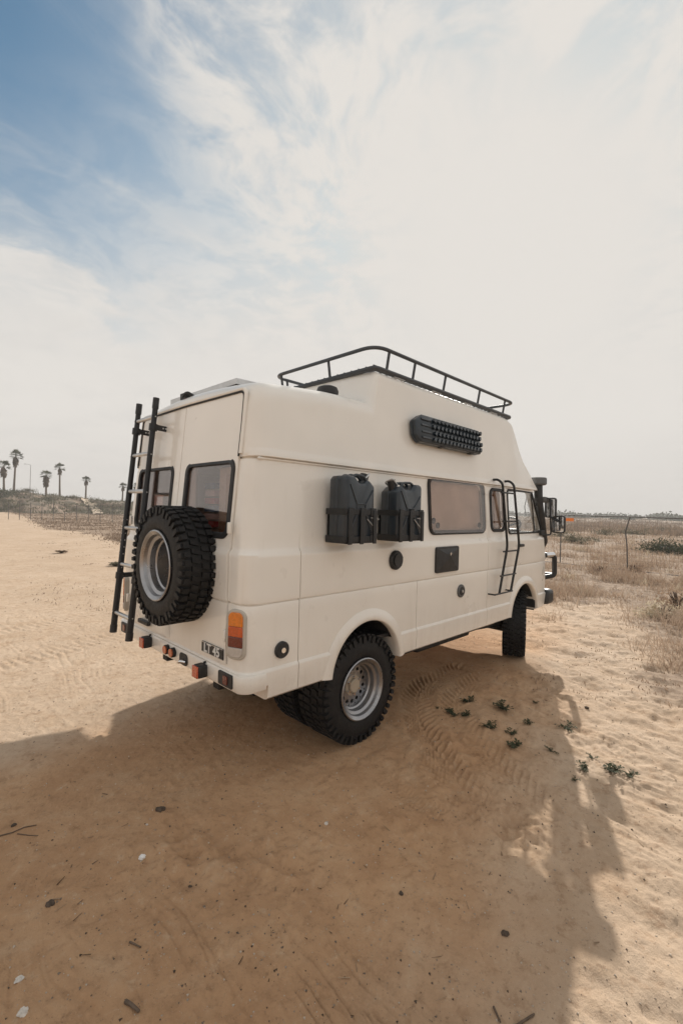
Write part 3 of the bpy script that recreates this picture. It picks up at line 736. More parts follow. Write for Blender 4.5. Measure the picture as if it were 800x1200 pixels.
# ------------------------------------------------------------------ wheels
def make_wheel(parent, name, centre, axis_out, rz_extra=0, dish=.12, R=.43, half=.14, tread_seed=1, rimR=.232):
    """axis_out: unit vector of the outer face. Local frame: axial coordinate along it"""
    w = empty(name, centre); w.parent = parent
    ax = Vector(axis_out).normalized(); e1 = Vector((0, 0, 1)); e1 = (e1 - ax * e1.dot(ax)).normalized(); e2 = ax.cross(e1)
    fn = lambda a, q, g: ax * a + (e1 * math.cos(g) + e2 * math.sin(g)) * q
    Rc = R - .017
    prof = [(half - .030, rimR - .004), (half - .012, rimR + .008), (half - .002, rimR + .035), (half + .002, (rimR + Rc) / 2 - .01), (half - .004, Rc - .055), (half - .016, Rc - .022), (half - .034, Rc - .004), (half * .5, Rc), (0, Rc + .002)]
    prof = prof + [(-a, q) for a, q in prof[::-1][1:]]
    ty = MB().lathe(prof, 72, fn).build('tyre', RUB, w, ang=50)
    tb = MB(); rs = random.Random(tread_seed); N = 44
    def block(a0, a1, g0, g1, q0, q1, sk):
        V = [fn(a_, q_, g_ + (sk if a_ == a1 else 0)) for q_ in (q0, q1) for a_ in (a0, a1) for g_ in (g0, g1)]
        c = sum(V[4:], Vector()) / 4
        for i in range(4, 8): V[i] = V[i] + (c - V[i]) * .10
        tb.add(V, [(0, 1, 3, 2), (4, 6, 7, 5), (0, 4, 5, 1), (2, 3, 7, 6), (0, 2, 6, 4), (1, 5, 7, 3)])
    pit_ = 2 * PI / N
    for k_ in range(N):
        g = k_ * pit_
        for sd in (-1, 1):
            ph = g + (0 if sd < 0 else pit_ / 2)
            wd = pit_ * (.74 if k_ % 2 else .62)
            block(sd * half * .56, sd * (half - .010), ph, ph + wd, Rc - .006, R + .001, 0)        # shoulder lug
            # side biter down the sidewall
            V0 = ph + wd * .1; V1 = ph + wd * .9; ext = .052 if k_ % 2 else .034
            block(sd * (half - .030), sd * (half + .006), V0, V1, Rc - ext, R - .010, 0)
            block(sd * half * .06, sd * half * .50, ph + pit_ * .22, ph + pit_ * .80, Rc - .006, R, sd * pit_ * .22)   # centre lug
    tr = tb.build('tread_lugs', RUB, w, ang=0, fix=True); tag(tr, kind='stuff')
    # rim: lip, stepped barrel, deep disc with round holes
    dd = half - dish
    rim = [(half - .012, rimR - .014), (half + .004, rimR - .006), (half + .010, rimR + .006), (half + .005, rimR + .014), (half - .010, rimR + .010)]
    rim2 = [(half + .004, rimR - .006), (half - .006, rimR - .018), (half - .030, rimR - .026), (half - .042, rimR - .046), (half - .080, rimR - .052), (half - .088, rimR - .064), (dd, rimR - .070), (dd - .02, rimR - .070)]
    MB().lathe(rim, 64, fn).build('rim_lip', CHROME if False else STEEL, w, ang=40)
    MB().lathe(rim2, 64, fn).build('rim_barrel', STEEL, w, ang=25)
    ro, ri = rimR - .069, .050; nh = 14; hr = .0165; rh = (ro + ri) / 2 + .026
    dm = MB(); dz_ = dd
    for k_ in range(nh):
        g0 = 2 * PI * k_ / nh; hg = PI / nh; out_ = []; circ = []
        for j in range(16):
            b_ = 2 * PI * j / 16
            cx_, cy_ = rh + hr * math.cos(b_), hr * math.sin(b_)
            circ.append((cx_, cy_))
            # sector boundary in the same direction
            dx_, dy_ = math.cos(b_), math.sin(b_); best = 9
            for s_ in np.linspace(.004, .2, 99):
                x_, y_ = rh + dx_ * s_, dy_ * s_; rr_ = math.hypot(x_, y_); gg = math.atan2(y_, x_)
                if rr_ > ro or rr_ < ri or abs(gg) > hg: best = s_; break
            out_.append((rh + dx_ * best, dy_ * best))
        def P_(p, a_):
            rr_ = math.hypot(*p); gg = math.atan2(p[1], p[0]); return fn(a_, min(max(rr_, ri), ro), g0 + gg)
        V = [P_(p, dz_) for p in out_] + [P_(p, dz_) for p in circ] + [P_(p, dz_ - .012) for p in circ]
        F = [(j, (j + 1) % 16, 16 + (j + 1) % 16, 16 + j) for j in range(16)] + [(16 + j, 16 + (j + 1) % 16, 32 + (j + 1) % 16, 32 + j) for j in range(16)]
        dm.add(V, F)
    dm.build('rim_disc', STEEL, w, ang=30)
    MB().lathe([(dd - .04, ro), (dd - .04, .01)], 32, fn).build('rim_back', UNDER, w)
    hub = MB().lathe([(dd - .01, .085), (dd + .006, .083), (dd + .010, .060), (dd + .030, .056), (dd + .036, .048), (dd + .036, .0005)], 28, fn).build('hub', material('hub metal', (.40, .33, .25), .45), w)
    nb = MB()
    for k_ in range(6):
        c = fn(dd + .006, .068, 2 * PI * k_ / 6); nb.tube([c, c + ax * .022], .0105, 6)
    tag(nb.build('wheel_nuts', CHROME, w, ang=30), kind='stuff')
    return w
st_ = rad(24)
make_wheel(VAN, 'rear_wheel', (1.15, -.815, .43), (0, -1, 0), dish=.115, half=.145, R=.432)
make_wheel(VAN, 'rear_wheel', (1.15, -.455, .43), (0, 1, 0), dish=.2, half=.14, R=.428, tread_seed=3)
make_wheel(VAN, 'rear_wheel', (1.15, .815, .43), (0, 1, 0), dish=.15, half=.145, R=.432)
make_wheel(VAN, 'rear_wheel', (1.15, .455, .43), (0, -1, 0), dish=.2, half=.14, R=.428)
make_wheel(VAN, 'front_wheel', (4.22, -.83, .462), (math.sin(st_), -math.cos(st_), 0), dish=.04, half=.13, R=.415)
make_wheel(VAN, 'front_wheel', (4.22, .83, .462), (-math.sin(st_), math.cos(st_), 0), dish=.04, half=.13, R=.415)
SPARE = make_wheel(VAN, 'spare_wheel', (-.122, -.255, 1.44), (-1, 0, 0), dish=.19, half=.125, R=.415)
MB().box((.10, 0, 0), (.06, .16, .16)).tube([(.10, 0, 0), (.06, 0, 0)], .06, 16).build('carrier_bracket', BLACKM, SPARE)

# underside: chassis rails, axles, springs, exhaust
for y in (-.42, .42): MB().box((2.3, y, .60), (4.3, .09, .14)).build('chassis_rail', UNDER, VAN, bevel=.01)
for x in (2.4, 3.2): MB().box((x, 0, .55), (.12, .9, .10)).build('cross_member', UNDER, VAN, bevel=.01)
MB().tube([(1.15, -.6, .43), (1.15, .6, .43)], .055, 12).tube([(1.0, 0, .43), (1.3, 0, .43)], .15, 14).build('rear_axle', UNDER, VAN)
MB().tube([(4.1, -.78, .40), (4.1, .78, .40)], .05, 12).build('front_axle', UNDER, VAN)
for s in (-1, 1):
    MB().tube([(3.2, s * .72, .60), (3.45, s * .72, .50), (4.1, s * .70, .44), (4.7, s * .70, .56)], .028, 8).build('leaf_spring', UNDER, VAN)
MB().tube([(3.35, -.60, .50), (3.95, -.80, .50)], .022, 8).build('steering_rod', UNDER, VAN)
MB().tube([(3.0, .2, .48), (2.2, .3, .46), (.3, .3, .52)], .03, 10).build('exhaust_pipe', UNDER, VAN)
MB().box((2.55, -.60, .60), (1.0, .5, .20)).build('water_tank', UNDER, VAN, bevel=.03)
for y in (-.955, .955): MB().box((2.4, y, .622), (1.55, .05, .03)).build('sill_underseal', UNDER, VAN)

# ------------------------------------------------------------------ windows of the sides and the cab
for s in (-1, 1):
    wf_ = wall(s)
    L = rrect(1.06, .53, .075, 7, 2.53, 1.922)
    win = MB().frame(inset(L, -.012), inset(L, .026), wf_, -.010, .016).build('side_window', SEAL, VAN, bevel=.005)
    MB().prism(inset(L, .004), wf_, .016, .030).build('window_pane', ACRYL, win, ang=40)
    MB().prism(inset(L, .03), wf_, -.036, -.030).build('window_blind', BLIND, win, ang=0)
    MB().box((2.53, s * (side_y(2.5, 2.2) + .018), 2.197), (1.13, .034, .026), Matrix.Rotation(0, 3, 'X')).build('hinge_rail', ALU, win, bevel=.006)
    for lx in (2.13, 2.93, 2.06):
        MB().tube([wf_(lx, 1.735 if lx > 2.1 else 1.78, .004), wf_(lx, 1.735 if lx > 2.1 else 1.78, .015)], .028, 10).build('window_catch', BLACKP, win)
    q = MB().frame(inset(QUARTER, -.02), inset(QUARTER, .016), wf_, -.008, .014).build('quarter_window', SEAL, VAN, bevel=.005)
    MB().prism(inset(QUARTER, .008), wf_, -.002, .003).build('window_pane', ACRYL, q, ang=0)
    MB().prism(inset(QUARTER, -.03), wf_, -.062, -.055).build('window_blind', BLIND, q, ang=0)
    MB().tube([wf_(3.36, 1.70, -.03), wf_(3.36, 2.10, -.03)], .010, 6).build('blind_cord', WOOD, q)
    dw = MB().frame(inset(DOORWIN, -.016), inset(DOORWIN, .008), wf_, -.012, .010).build('door_window', SEAL, VAN, bevel=.004)
    MB().prism(inset(DOORWIN, .008), wf_, -.006, -.002).build('window_pane', GLASS, dw, ang=0)
    MB().tube([wf_(4.44, 1.66, .002), wf_(4.37, 2.13, .002)], .007, 6).build('quarterlight_bar', SEAL, dw)
    MB().tube(fillet([wf_(4.02, 1.62, .01), wf_(4.02, 1.44, .01)], .01), .0001, 4) if False else None
    MB().box((3.93, s * (side_y(3.93, 1.50) + .022), 1.485), (.13, .03, .035)).build('cab_door_handle', BLACKP, VAN, bevel=.01)
WS = rrect(1.72, .555, .07, 7, 0, 1.902)
def front(a, b, d): return (xf(b) + .022 - .06 * (abs(a) / .85) ** 4 + d, a, b)
ws = MB().frame(inset(WS, -.015), inset(WS, .010), front, -.02, .012).build('windscreen', SEAL, VAN)
MB().prism(inset(WS, .005), front, -.008, -.004).build('window_pane', GLASS, ws, ang=0)

# ------------------------------------------------------------------ inside
MB().box((2.3, 0, .80), (4.2, 1.86, .03)).build('cabin_floor', BLACKP, VAN)
cab = empty('interior_cabinet', (.20, -.57, .82)); cab.parent = VAN
MB().box((.25, -.03, .68), (.5, .58, 1.30)).build('cabinet_body', PANEL, cab, bevel=.01)
MB().box((-.007, .0, .50), (.012, .46, .86)).build('cabinet_door', WOOD, cab, bevel=.004)
MB().box((-.010, -.06, 1.12), (.012, .40, .30)).build('cabinet_panel', material('beige door panel', (.52, .40, .27), .5), cab, bevel=.008)
shf = MB().box((.42, -.13, 1.30), (.30, .22, .9)).build('bookshelf', PANEL, VAN)
for i, m in enumerate((REDPR, PAPER, BLUEPR, REDPR, PAPER, BLUEPR)):
    MB().box((.245, -.14, 1.72 + i * .06), (.05, .15, .045)).build('shelf_item', m, VAN)
MB().box((.30, .42, 1.95), (.02, .40, .6)).build('sky_reflection_sheet', BLIND, VAN)  # pale sheet added in place of sky reflected in the left rear pane
MB().box((.7, .62, 1.2), (.9, .5, .75)).build('bunk', WOOD, VAN, bevel=.02)
MB().box((.10, .50, 1.83), (.004, .17, .23)).build('window_sticker', PAPER, VAN)
MB().box((3.14, -.30, 1.45), (.03, 1.2, 1.30)).build('bulkhead', PANEL, VAN)
MB().box((1.7, .74, 1.2), (1.6, .34, .8)).build('kitchen_unit', WOOD, VAN, bevel=.02)
for y in (-.48, .48):
    se = MB().box((3.55, y, 1.18), (.50, .52, .16)).build('cab_seat', SEATF, VAN, bevel=.05, seg=3)
    MB().box((3.33, y, 1.45), (.14, .50, .55), Matrix.Rotation(rad(-12), 3, 'Y')).build('seat_back', SEATF, se, bevel=.05, seg=3)
MB().box((4.55, 0, 1.36), (.36, 1.6, .36)).build('dashboard', BLACKP, VAN, bevel=.06, seg=3)
MB().box((4.46, -.58, 1.60), (.24, .36, .14)).build('dash_hood', BLACKP, VAN, bevel=.05, seg=3)
swc = Vector((4.26, -.66, 1.70)); ax_ = Vector((-.62, 0, .78)); e1_ = Vector((0, 1, 0)); e2_ = ax_.cross(e1_)
sw = MB().tube([swc + (e1_ * math.cos(2 * PI * i / 32) + e2_ * math.sin(2 * PI * i / 32)) * .19 for i in range(32)], .014, 8, closed=True)
for a in (0, 120, 240): sw.tube([swc, swc + (e1_ * math.cos(rad(a + 90)) + e2_ * math.sin(rad(a + 90))) * .185], .012, 6)
sw.tube([swc, swc - ax_ * .4], .025, 8); sw.build('steering_wheel', BLACKP, VAN)

# ------------------------------------------------------------------ rear ladder (telescopic)
lad = empty('rear_ladder', (0, 0, 0)); lad.parent = VAN
LT_, LB_ = (-.005, 2.735), (-.175, .795)
def lpt(q, y, dx=0): return (LB_[0] + (LT_[0] - LB_[0]) * q + dx, y, LB_[1] + (LT_[1] - LB_[1]) * q)
yL, yR = .70, .355
for y in (yL, yR):
    MB().tube([lpt(0, y), lpt(.28, y)], .0255, 12).tube([lpt(.28, y), lpt(.29, y), lpt(.62, y), lpt(.625, y)], [.0255, .0235, .0235, .022], 12).tube([lpt(.625, y), lpt(.99, y)], .0215, 12).build('ladder_rail', BLACKM, lad)
    MB().tube([lpt(.955, y), lpt(1.0, y)], .026, 12).build('rail_cap', BLACKP, lad)
    MB().tube([lpt(-.012, y), lpt(.02, y)], .029, 12).build('rail_foot', BLACKP, lad)
    for q in (.235, .875):
        MB().tube([lpt(q - .014, y), lpt(q + .014, y)], .033, 14).build('rail_clamp', BLACKM, lad)
    rv = MB()
    for q in (.33, .36, .39, .42, .45, .48, .92, .76, .60, .44, .27, .08):
        c = lpt(q, y - .0225); rv.tube([c, (c[0], c[1] - .004, c[2])], .0055, 8)
        c = lpt(q, y, -.0225); rv.tube([c, (c[0] - .004, c[1], c[2])], .0055, 8)
    tag(rv.build('rivets', ALU, lad), kind='stuff')
for q in (.92, .765, .605, .445, .285, .075):
    MB().tube([lpt(q, yL), lpt(q, yR)], .0165, 10).build('rung', ALU, lad)
for y in (yL, yR):
    zb_ = lpt(.875, y)
    arm = MB().box((zb_[0] + .085, y - .03, zb_[2] - .006), (.15, .007, .045), Matrix.Rotation(rad(3), 3, 'Y'))
    arm.tube([(zb_[0] + .155, y - .034, zb_[2] - .012), (zb_[0] + .155, y - .024, zb_[2] - .012)], .024, 12)
    arm.build('mounting_bracket', BLACKM, lad)
    hl = MB()
    for i in range(3): hl.tube([(zb_[0] + .07 + i * .022, y - .0335, zb_[2] - .004), (zb_[0] + .07 + i * .022, y - .0345, zb_[2] - .004)], .007, 8)
    hl.tube([(zb_[0] + .155, y - .034, zb_[2] - .012), (zb_[0] + .155, y - .037, zb_[2] - .012)], .006, 8)
    tag(hl.build('bracket_bolts', ALU, lad), kind='stuff')
    zb_ = lpt(.235, y)
    MB().box((zb_[0] + .075, y, zb_[2]), (.13, .035, .04)).build('mounting_bracket', BLACKM, lad, bevel=.005)

# ------------------------------------------------------------------ side ladder
sl2 = empty('side_ladder', (0, 0, 0)); sl2.parent = VAN
yo = -1.075
for x0, x1 in ((3.25, 3.40), (3.54, 3.71)):
    P_ = [(x0 + .02, -.945, 2.243), (x0 + .0, -1.03, 2.245), (x0 + .02, yo, 2.20), (x1, yo - .015, 1.50), (x0 + .03, yo + .01, .965)]
    MB().tube(fillet(P_, .06), .0135, 10).build('ladder_rail', BLACKM, sl2)
for z, xa, xb in ((2.10, 3.24, 3.58), (1.78, 3.29, 3.67), (1.44, 3.33, 3.73), (1.17, 3.27, 3.66), (.975, 3.15, 3.58)):
    MB().tube([(xa, yo - .004, z), (xb, yo - .004, z + (.0 if z < 1 else 0))], .0095, 8).build('rung', BLACKM, sl2)
MB().tube([(3.15, yo - .004, .975), (3.15, -1.0, .975)], .009, 8).tube([(3.58, yo, .975), (3.58, -1.0, .975)], .009, 8).build('standoff', BLACKM, sl2)

# ------------------------------------------------------------------ fittings on the right side
def disc(name, x, z, rr_, d, mat, parent=VAN, n=24):
    y = side_y(x, z); return MB().lathe([(0, rr_), (d * .6, rr_), (d, rr_ * .88), (d, .0005)], n, lambda a, q, g: (x + q * math.cos(g), -(y + a), z + q * math.sin(g))).build(name, mat, parent)
fc = disc('fuel_cap', 1.465, 1.448, .082, .030, BLACKP)
MB().tube([(1.465, -side_y(1.465, 1.448) - .029, 1.448), (1.465, -side_y(1.465, 1.448) - .040, 1.448)], .055, 20).build('cap_grip', BLACKP, fc)
for i in range(6):
    a = PI / 3 * i + .3; MB().tube([(1.465 + .068 * math.cos(a), -side_y(1.4, 1.448) - .024, 1.448 + .068 * math.sin(a)), (1.465 + .068 * math.cos(a), -side_y(1.4, 1.448) - .032, 1.448 + .068 * math.sin(a))], .006, 6).build('cap_screw', BLACKM, fc)
w_in = disc('water_inlet', .285, .925, .056, .022, BLACKP); disc('inlet_lock', .285, .925, .020, .028, CHROME, w_in, 16)
gi = disc('power_inlet', 2.555, 1.072, .066, .018, GREYP); disc('inlet_cover', 2.555, 1.072, .045, .026, BLACKP, gi); disc('inlet_pin', 2.555, 1.072, .016, .030, ALU, gi, 14)
yv = -side_y(2.26, 1.41)
vt = MB().prism(rrect(.40, .245, .022, 4, 2.265, 1.41), lambda a, b, d: (a, yv - d, b), -.01, .022).build('service_flap', BLACKP, VAN, bevel=.006)
MB().add([(2.09, yv - .023, 1.305), (2.44, yv - .023, 1.305), (2.44, yv - .023, 1.515), (2.09, yv - .023, 1.515), (2.265, yv - .046, 1.445)], [(0, 1, 4), (1, 2, 4), (2, 3, 4), (3, 0, 4)]).build('flap_face', BLACKP, vt, ang=0)
MB().tube([(2.265, yv - .040, 1.465), (2.265, yv - .052, 1.465)], .014, 12).build('flap_lock', CHROME, vt)

# jerry can holders (bolted on) and jerry cans (lift out)
def holder(x0, x1, z0, z1):
    h = empty('can_holder', (0, 0, 0)); h.parent = VAN
    yb, yf_ = -1.0, -1.205
    b = MB()
    for z in (z0 + .02, z1):
        b.box(((x0 + x1) / 2, yf_, z), (x1 - x0 + .02, .010, .040)).box((x0 - .008, (yb + yf_) / 2, z), (.010, abs(yf_ - yb), .044)).box((x1 + .008, (yb + yf_) / 2, z), (.010, abs(yf_ - yb), .044))
        for fx in (.12, .55, .93): b.box((x0 + (x1 - x0) * fx, yf_ - .004, z), (.055, .012, .058))
    b.build('holder_frame', BLACKM, h, bevel=.003)
    for fx in (.0, .42, .90): MB().box((x0 + (x1 - x0) * fx + .02, yf_ - .010, (z0 + z1) / 2), (.036, .012, z1 - z0 + .03)).build('holder_upright', BLACKM, h, bevel=.003)
    MB().box(((x0 + x1) / 2, (yb + yf_) / 2, z0 - .004), (x1 - x0 + .02, .20, .012)).box(((x0 + x1) / 2, yb + .002, (z0 + z1) / 2), (x1 - x0 - .02, .010, z1 - z0)).build('holder_tray', BLACKM, h)
    MB().tube([(x0 + .20, yf_ - .004, z1 - .05), (x0 + .31, yf_ - .004, z0 + .08)], .004, 6).tube([(x0 + .24, yf_ - .004, z1 - .04), (x0 + .33, yf_ - .004, z1 - .05)], .004, 6).build('strap_wire', ALU, h)
def jerry(x0, x1, z0, flip, label):
    """x0..x1 the broad face along the van side; stands in the holder"""
    w = x1 - x0; H = .462; D = .185
    root = empty('jerry_can', ((x0 + x1) / 2, -1.108, z0 + .004), label, 'jerry can', 'black jerry cans in holders on the van side')
    sx = -1 if flip else 1
    hh = w / 2
    # outline of the broad face: square foot, sloping shoulder up to the spout end
    out_ = poly_round([(-hh, 0), (hh, 0), (hh, H - .070), (hh - .06, H - .022), (hh - .11, H - .050), (-hh + .14, H - .050), (-hh + .09, H - .004), (-hh + .02, H - .004), (-hh, H - .03)], .035, 5)
    out_ = [(sx * a, b) for a, b in out_]
    if sx < 0: out_ = out_[::-1]
    def fn(a, b, d): return (a, d, b)
    rings = []
    for d, i_ in ((-D / 2, .026), (-D / 2 + .006, .012), (-D / 2 + .022, .002), (-.012, 0), (-.006, .006), (.006, .006), (.012, 0), (D / 2 - .022, .002), (D / 2 - .006, .012), (D / 2, .026)):
        rings.append([fn(a, b, d) for a, b in inset(out_, i_)])
    MB().loft(rings).build('can_body', CAN, root, ang=45)
    # pressed cross: a raised funnel outline with a square below
    rb = MB(); yf_ = -D / 2 - .001
    c = (0, H * .47)
    for p, q in (((-hh * .78, H * .86), (-.045, H * .56)), ((hh * .80, H * .78), (.045, H * .56)), ((-.045, H * .56), (.045, H * .56)), ((-.045, H * .56), (-.045, H * .42)), ((.045, H * .56), (.045, H * .42)), ((-.045, H * .42), (.045, H * .42)),
                 ((-.045, H * .42), (-hh * .78, H * .12)), ((.045, H * .42), (hh * .78, H * .12))):
        rb.tube([(p[0], yf_, p[1]), (q[0], yf_, q[1])], .0065, 8)
    rb.build('pressed_ribs', CAN, root, ang=60)
    for yy in (-.055, 0, .055):
        P_ = [(sx * (-hh + .08), yy, H - .02), (sx * (-hh + .12), yy, H + .006), (sx * (.06), yy, H + .0), (sx * (.105), yy, H - .055)]
        MB().tube(fillet(P_, .03), .0105, 8).build('carry_handle', CAN, root, ang=50)
    cp = MB().tube([(sx * (hh - .045), 0, H - .07), (sx * (hh - .030), 0, H - .005), (sx * (hh - .022), 0, H + .018)], .034, 16)
    cp.build('spout_cap', BLACKM, root)
    MB().tube(fillet([(sx * (hh - .06), -.035, H - .02), (sx * (hh - .0), -.035, H + .03), (sx * (hh + .012), .035, H + .0), (sx * (hh - .05), .035, H - .03)], .02), .006, 6).build('cap_lever', ALU, root)
holder(.668, .955, 1.632, 1.845); holder(1.238, 1.555, 1.632, 1.845)
jerry(.66, .962, 1.638, False, 'black jerry can nearer the rear door, its smooth face turned out')
jerry(1.232, 1.56, 1.618, True, 'black jerry can beside the side window, wire clip on its cap')

# traction boards strapped to the high roof side
def hr_y(z): return .972 - .125 * (z - 2.2)
tb = empty('traction_board', (2.30, -hr_y(2.60) - .012, 2.60), 'black studded traction boards hung on the high roof side under the rack', 'traction board')
tb.rotation_euler = (math.atan(-.125), 0, 0)
bw, bh = 1.17, .255
out_ = poly_round([(-bw / 2, -bh / 2 + .06), (-bw / 2 + .06, -bh / 2), (bw / 2 - .03, -bh / 2), (bw / 2, -bh / 2 + .03), (bw / 2 - .02, bh / 2 - .03), (bw / 2 - .05, bh / 2), (-bw / 2 + .10, bh / 2), (-bw / 2, bh / 2 - .06)], .03, 4)
fnb = lambda a, b, d: (a, -d, b)
rings = [[fnb(a, b, d) for a, b in inset(out_, i_)] for d, i_ in ((.0, .01), (.01, 0), (.032, 0), (.035, .006), (.038, .006), (.041, 0), (.066, .0), (.074, .010))]
MB().loft(rings).build('board_body', CAN, tb, ang=40)
lg = MB()
for rI, zz in enumerate((-.092, -.033, .028, .088)):
    for i in range(14):
        xx = -.33 + i * .066 + (rI % 2) * .02
        lg.box((xx, -.086, zz), (.030, .030, .030), Matrix.Rotation(rad(35), 3, 'Y'))
        lg.box((xx + .03, -.080, zz + .018), (.022, .018, .018))
tag(lg.build('grip_studs', CAN, tb, ang=0), kind='stuff')
for zz in (-.085, -.03, .03, .085): MB().box((-.43, -.078, zz), (.16, .014, .022)).build('board_rib', CAN, tb, bevel=.006)
for xx in (-.15, .40): MB().box((xx, -.04, -.128), (.06, .05, .012)).build('strap_slot', SEAL, tb)

# ------------------------------------------------------------------ roof rack
rack = empty('roof_rack', (0, 0, 0)); rack.parent = VAN
xa, xb, ya, yb = 1.33, 3.92, -.845, .50
zb_, zt_ = 3.066, 3.24
base = fillet([(xa, ya, zb_), (xb, ya, zb_), (xb, yb, zb_), (xa, yb, zb_)], .05, 5, True)
MB().tube(base, .024, 8, closed=True).build('rack_base', RACK, rack)
up = fillet([(xa - .03, ya - .03, zt_), (xb + .05, ya - .03, zt_), (xb + .05, yb + .03, zt_), (xa - .03, yb + .03, zt_)], .16, 8, True)
MB().tube(up, .0165, 10, closed=True).build('rack_rail', RACK, rack)
for x in (1.48, 1.86, 2.38, 3.08, 3.70):
    MB().tube([(x, ya, zb_), (x, ya - .03, zt_)], .0125, 8).build('rack_post', RACK, rack)
    MB().tube([(x, yb, zb_), (x, yb + .03, zt_)], .0125, 8).build('rack_post', RACK, rack)
for y in (-.30, .40):
    MB().tube([(xa, y, zb_), (xa - .03, y, zt_)], .0125, 8).build('rack_post', RACK, rack)
    MB().tube([(xb, y, zb_), (xb + .05, y, zt_)], .0125, 8).build('rack_post', RACK, rack)
dk = MB()
for i in range(30): x = xa + .02 + (xb - xa - .04) * i / 29; dk.box((x, (ya + yb) / 2, zb_ + .018), (.010, yb - ya, .010))
for i in range(16): y = ya + .02 + (yb - ya - .04) * i / 15; dk.box(((xa + xb) / 2, y, zb_ + .026), (xb - xa, .010, .008))
tag(dk.build('rack_mesh_deck', RACK, rack, ang=0), kind='stuff')
for x in (1.65, 2.25, 2.85, 3.45):
    MB().box((x, ya - .006, zb_ - .026), (.16, .03, .010)).build('rack_foot', ALU, rack, bevel=.005)
# solar panel and roof vent
sp = empty('solar_panel', (.60, .07, 2.79)); sp.parent = VAN; sp.rotation_euler = (0, rad(-1.5), 0)
MB().frame([(-.37, -.535), (.37, -.535), (.37, .535), (-.37, .535)], [(-.34, -.505), (.34, -.505), (.34, .505), (-.34, .505)], lambda a, b, d: (a, b, d), -.02, .022).build('panel_frame', ALU, sp, ang=0)
MB().box((0, 0, .0), (.68, 1.01, .02)).build('solar_cells', SOLAR, sp, ang=0)
for y in (-.40, .0, .40):
    for x in (-.34, .30): MB().box((x, y, -.034), (.05, .20, .026)).build('panel_mount', SEAL, sp)
MB().tube(fillet([(-.42, -.02, -.05), (-.46, .05, .0), (-.46, .12, -.03), (-.42, .2, -.04)], .03), .012, 6).box((-.43, .12, -.025), (.06, .09, .05)).build('cable_gland', SEAL, sp)
MB().box((-.45, .075, -.075), (.02, .025, .05)).build('cable_tag', REDPR, sp)
disc_ = MB().lathe([(0, .11), (.03, .115), (.06, .10), (.075, .06), (.075, .0005)], 24, lambda a, q, g: (.98 + q * .8 * math.cos(g), -.64 + q * .8 * math.sin(g), 2.795 + a)).build('roof_vent', BLACKP, VAN)
disc_.location = (0, 0, 0)

# ------------------------------------------------------------------ front: snorkel, mirrors, bull bar, bumper, lamps
sn = empty('snorkel', (0, 0, 0)); sn.parent = VAN
MB().lathe([(0, .02), (.0, .085), (.015, .105), (.085, .105), (.10, .095), (.10, .0005)], 24, lambda a, q, g: (4.62 + q * math.cos(g), -.935 + q * math.sin(g), 2.262 + a)).build('intake_head', GREYP, sn)
MB().tube(fillet([(4.62, -.935, 2.27), (4.61, -.945, 2.06), (4.72, -.95, 1.75), (4.84, -.94, 1.5), (4.88, -.9, 1.45)], .1), .054, 14).build('intake_pipe', BLACKP, sn)
MB().box((4.67, -.985, 2.07), (.13, .10, .08)).build('pipe_collar', GREYP, sn, bevel=.02)
def mirror(c, w, h, d, rz):
    mi = empty('door_mirror', c); mi.parent = VAN; mi.rotation_euler = (0, 0, rz)
    L = rrect(w, h, .035, 5)
    MB().prism(L, lambda a, b, q: (-q, a, b), -d, 0).build('mirror_shell', BLACKP, mi, bevel=.012)
    MB().prism(inset(L, .016), lambda a, b, q: (-q, a, b), .001, .004).build('mirror_glass', MIRR, mi, ang=0)
mirror((4.72, -1.06, 1.965), .15, .27, .05, rad(5))
mirror((4.80, -1.14, 1.745), .17, .235, .05, rad(5))
MB().tube(fillet([(4.55, -.93, 2.08), (4.70, -1.06, 2.09), (4.72, -1.08, 1.6), (4.60, -.95, 1.60)], .04), .011, 8).tube([(4.70, -1.05, 1.85), (4.75, -1.16, 1.78)], .010, 8).build('mirror_arm', BLACKM, VAN)
MB().box((4.66, -.975, 1.625), (.12, .05, .07)).build('mirror_bracket', BLACKP, VAN, bevel=.01)
mirror((4.72, 1.085, 1.90), .15, .30, .05, rad(14))
MB().tube(fillet([(4.55, .93, 2.08), (4.72, 1.06, 2.07), (4.72, 1.06, 1.7), (4.60, .95, 1.65)], .04), .011, 8).build('mirror_arm', BLACKM, VAN)
MB().tube(fillet([(4.50, -.83, 2.10), (4.53, -.82, 2.09), (4.47, -.82, 1.97), (4.50, -.83, 1.85)], .03), .006, 6).build('grab_strap', BLACKP, VAN)
bb = empty('bull_bar', (.09, 0, 0)); bb.parent = VAN
for s in (-1, 1):
    MB().tube(fillet([(4.84, s * .90, 1.30), (5.00, s * 1.0, 1.30), (5.02, s * 1.0, 1.02), (4.88, s * .90, .99)], .05), .034, 12).build('bar_end', BLACKM, bb)
    MB().tube([(4.86, s * .93, 1.305), (4.99, s * .99, 1.312)], .037, 12).build('bar_cap', CHROME, bb)
    MB().lathe([(0, .04), (.012, .036), (.016, .001)], 16, lambda a, q, g: (4.82 + q * math.cos(g) * .8, s * (.935 + a + .008), 1.17 + q * math.sin(g))).build('side_indicator', AMBER, VAN)
    MB().box((4.93, s * .93, .74), (.24, .20, .20)).build('bumper_end', BLACKP, VAN, bevel=.05, seg=3)
    MB().lathe([(0, .10), (.03, .095), (.045, .05), (.05, .001)], 24, lambda a, q, g: (4.96 + a, s * .62 + q * math.cos(g), 1.08 + q * math.sin(g))).build('headlight', CLEARL, VAN)
MB().tube([(5.0, -.98, 1.30), (5.04, 0, 1.30), (5.0, .98, 1.30)], .034, 12).tube([(5.02, -.98, 1.02), (5.06, 0, 1.02), (5.02, .98, 1.02)], .034, 12).build('cross_bar', BLACKM, bb)
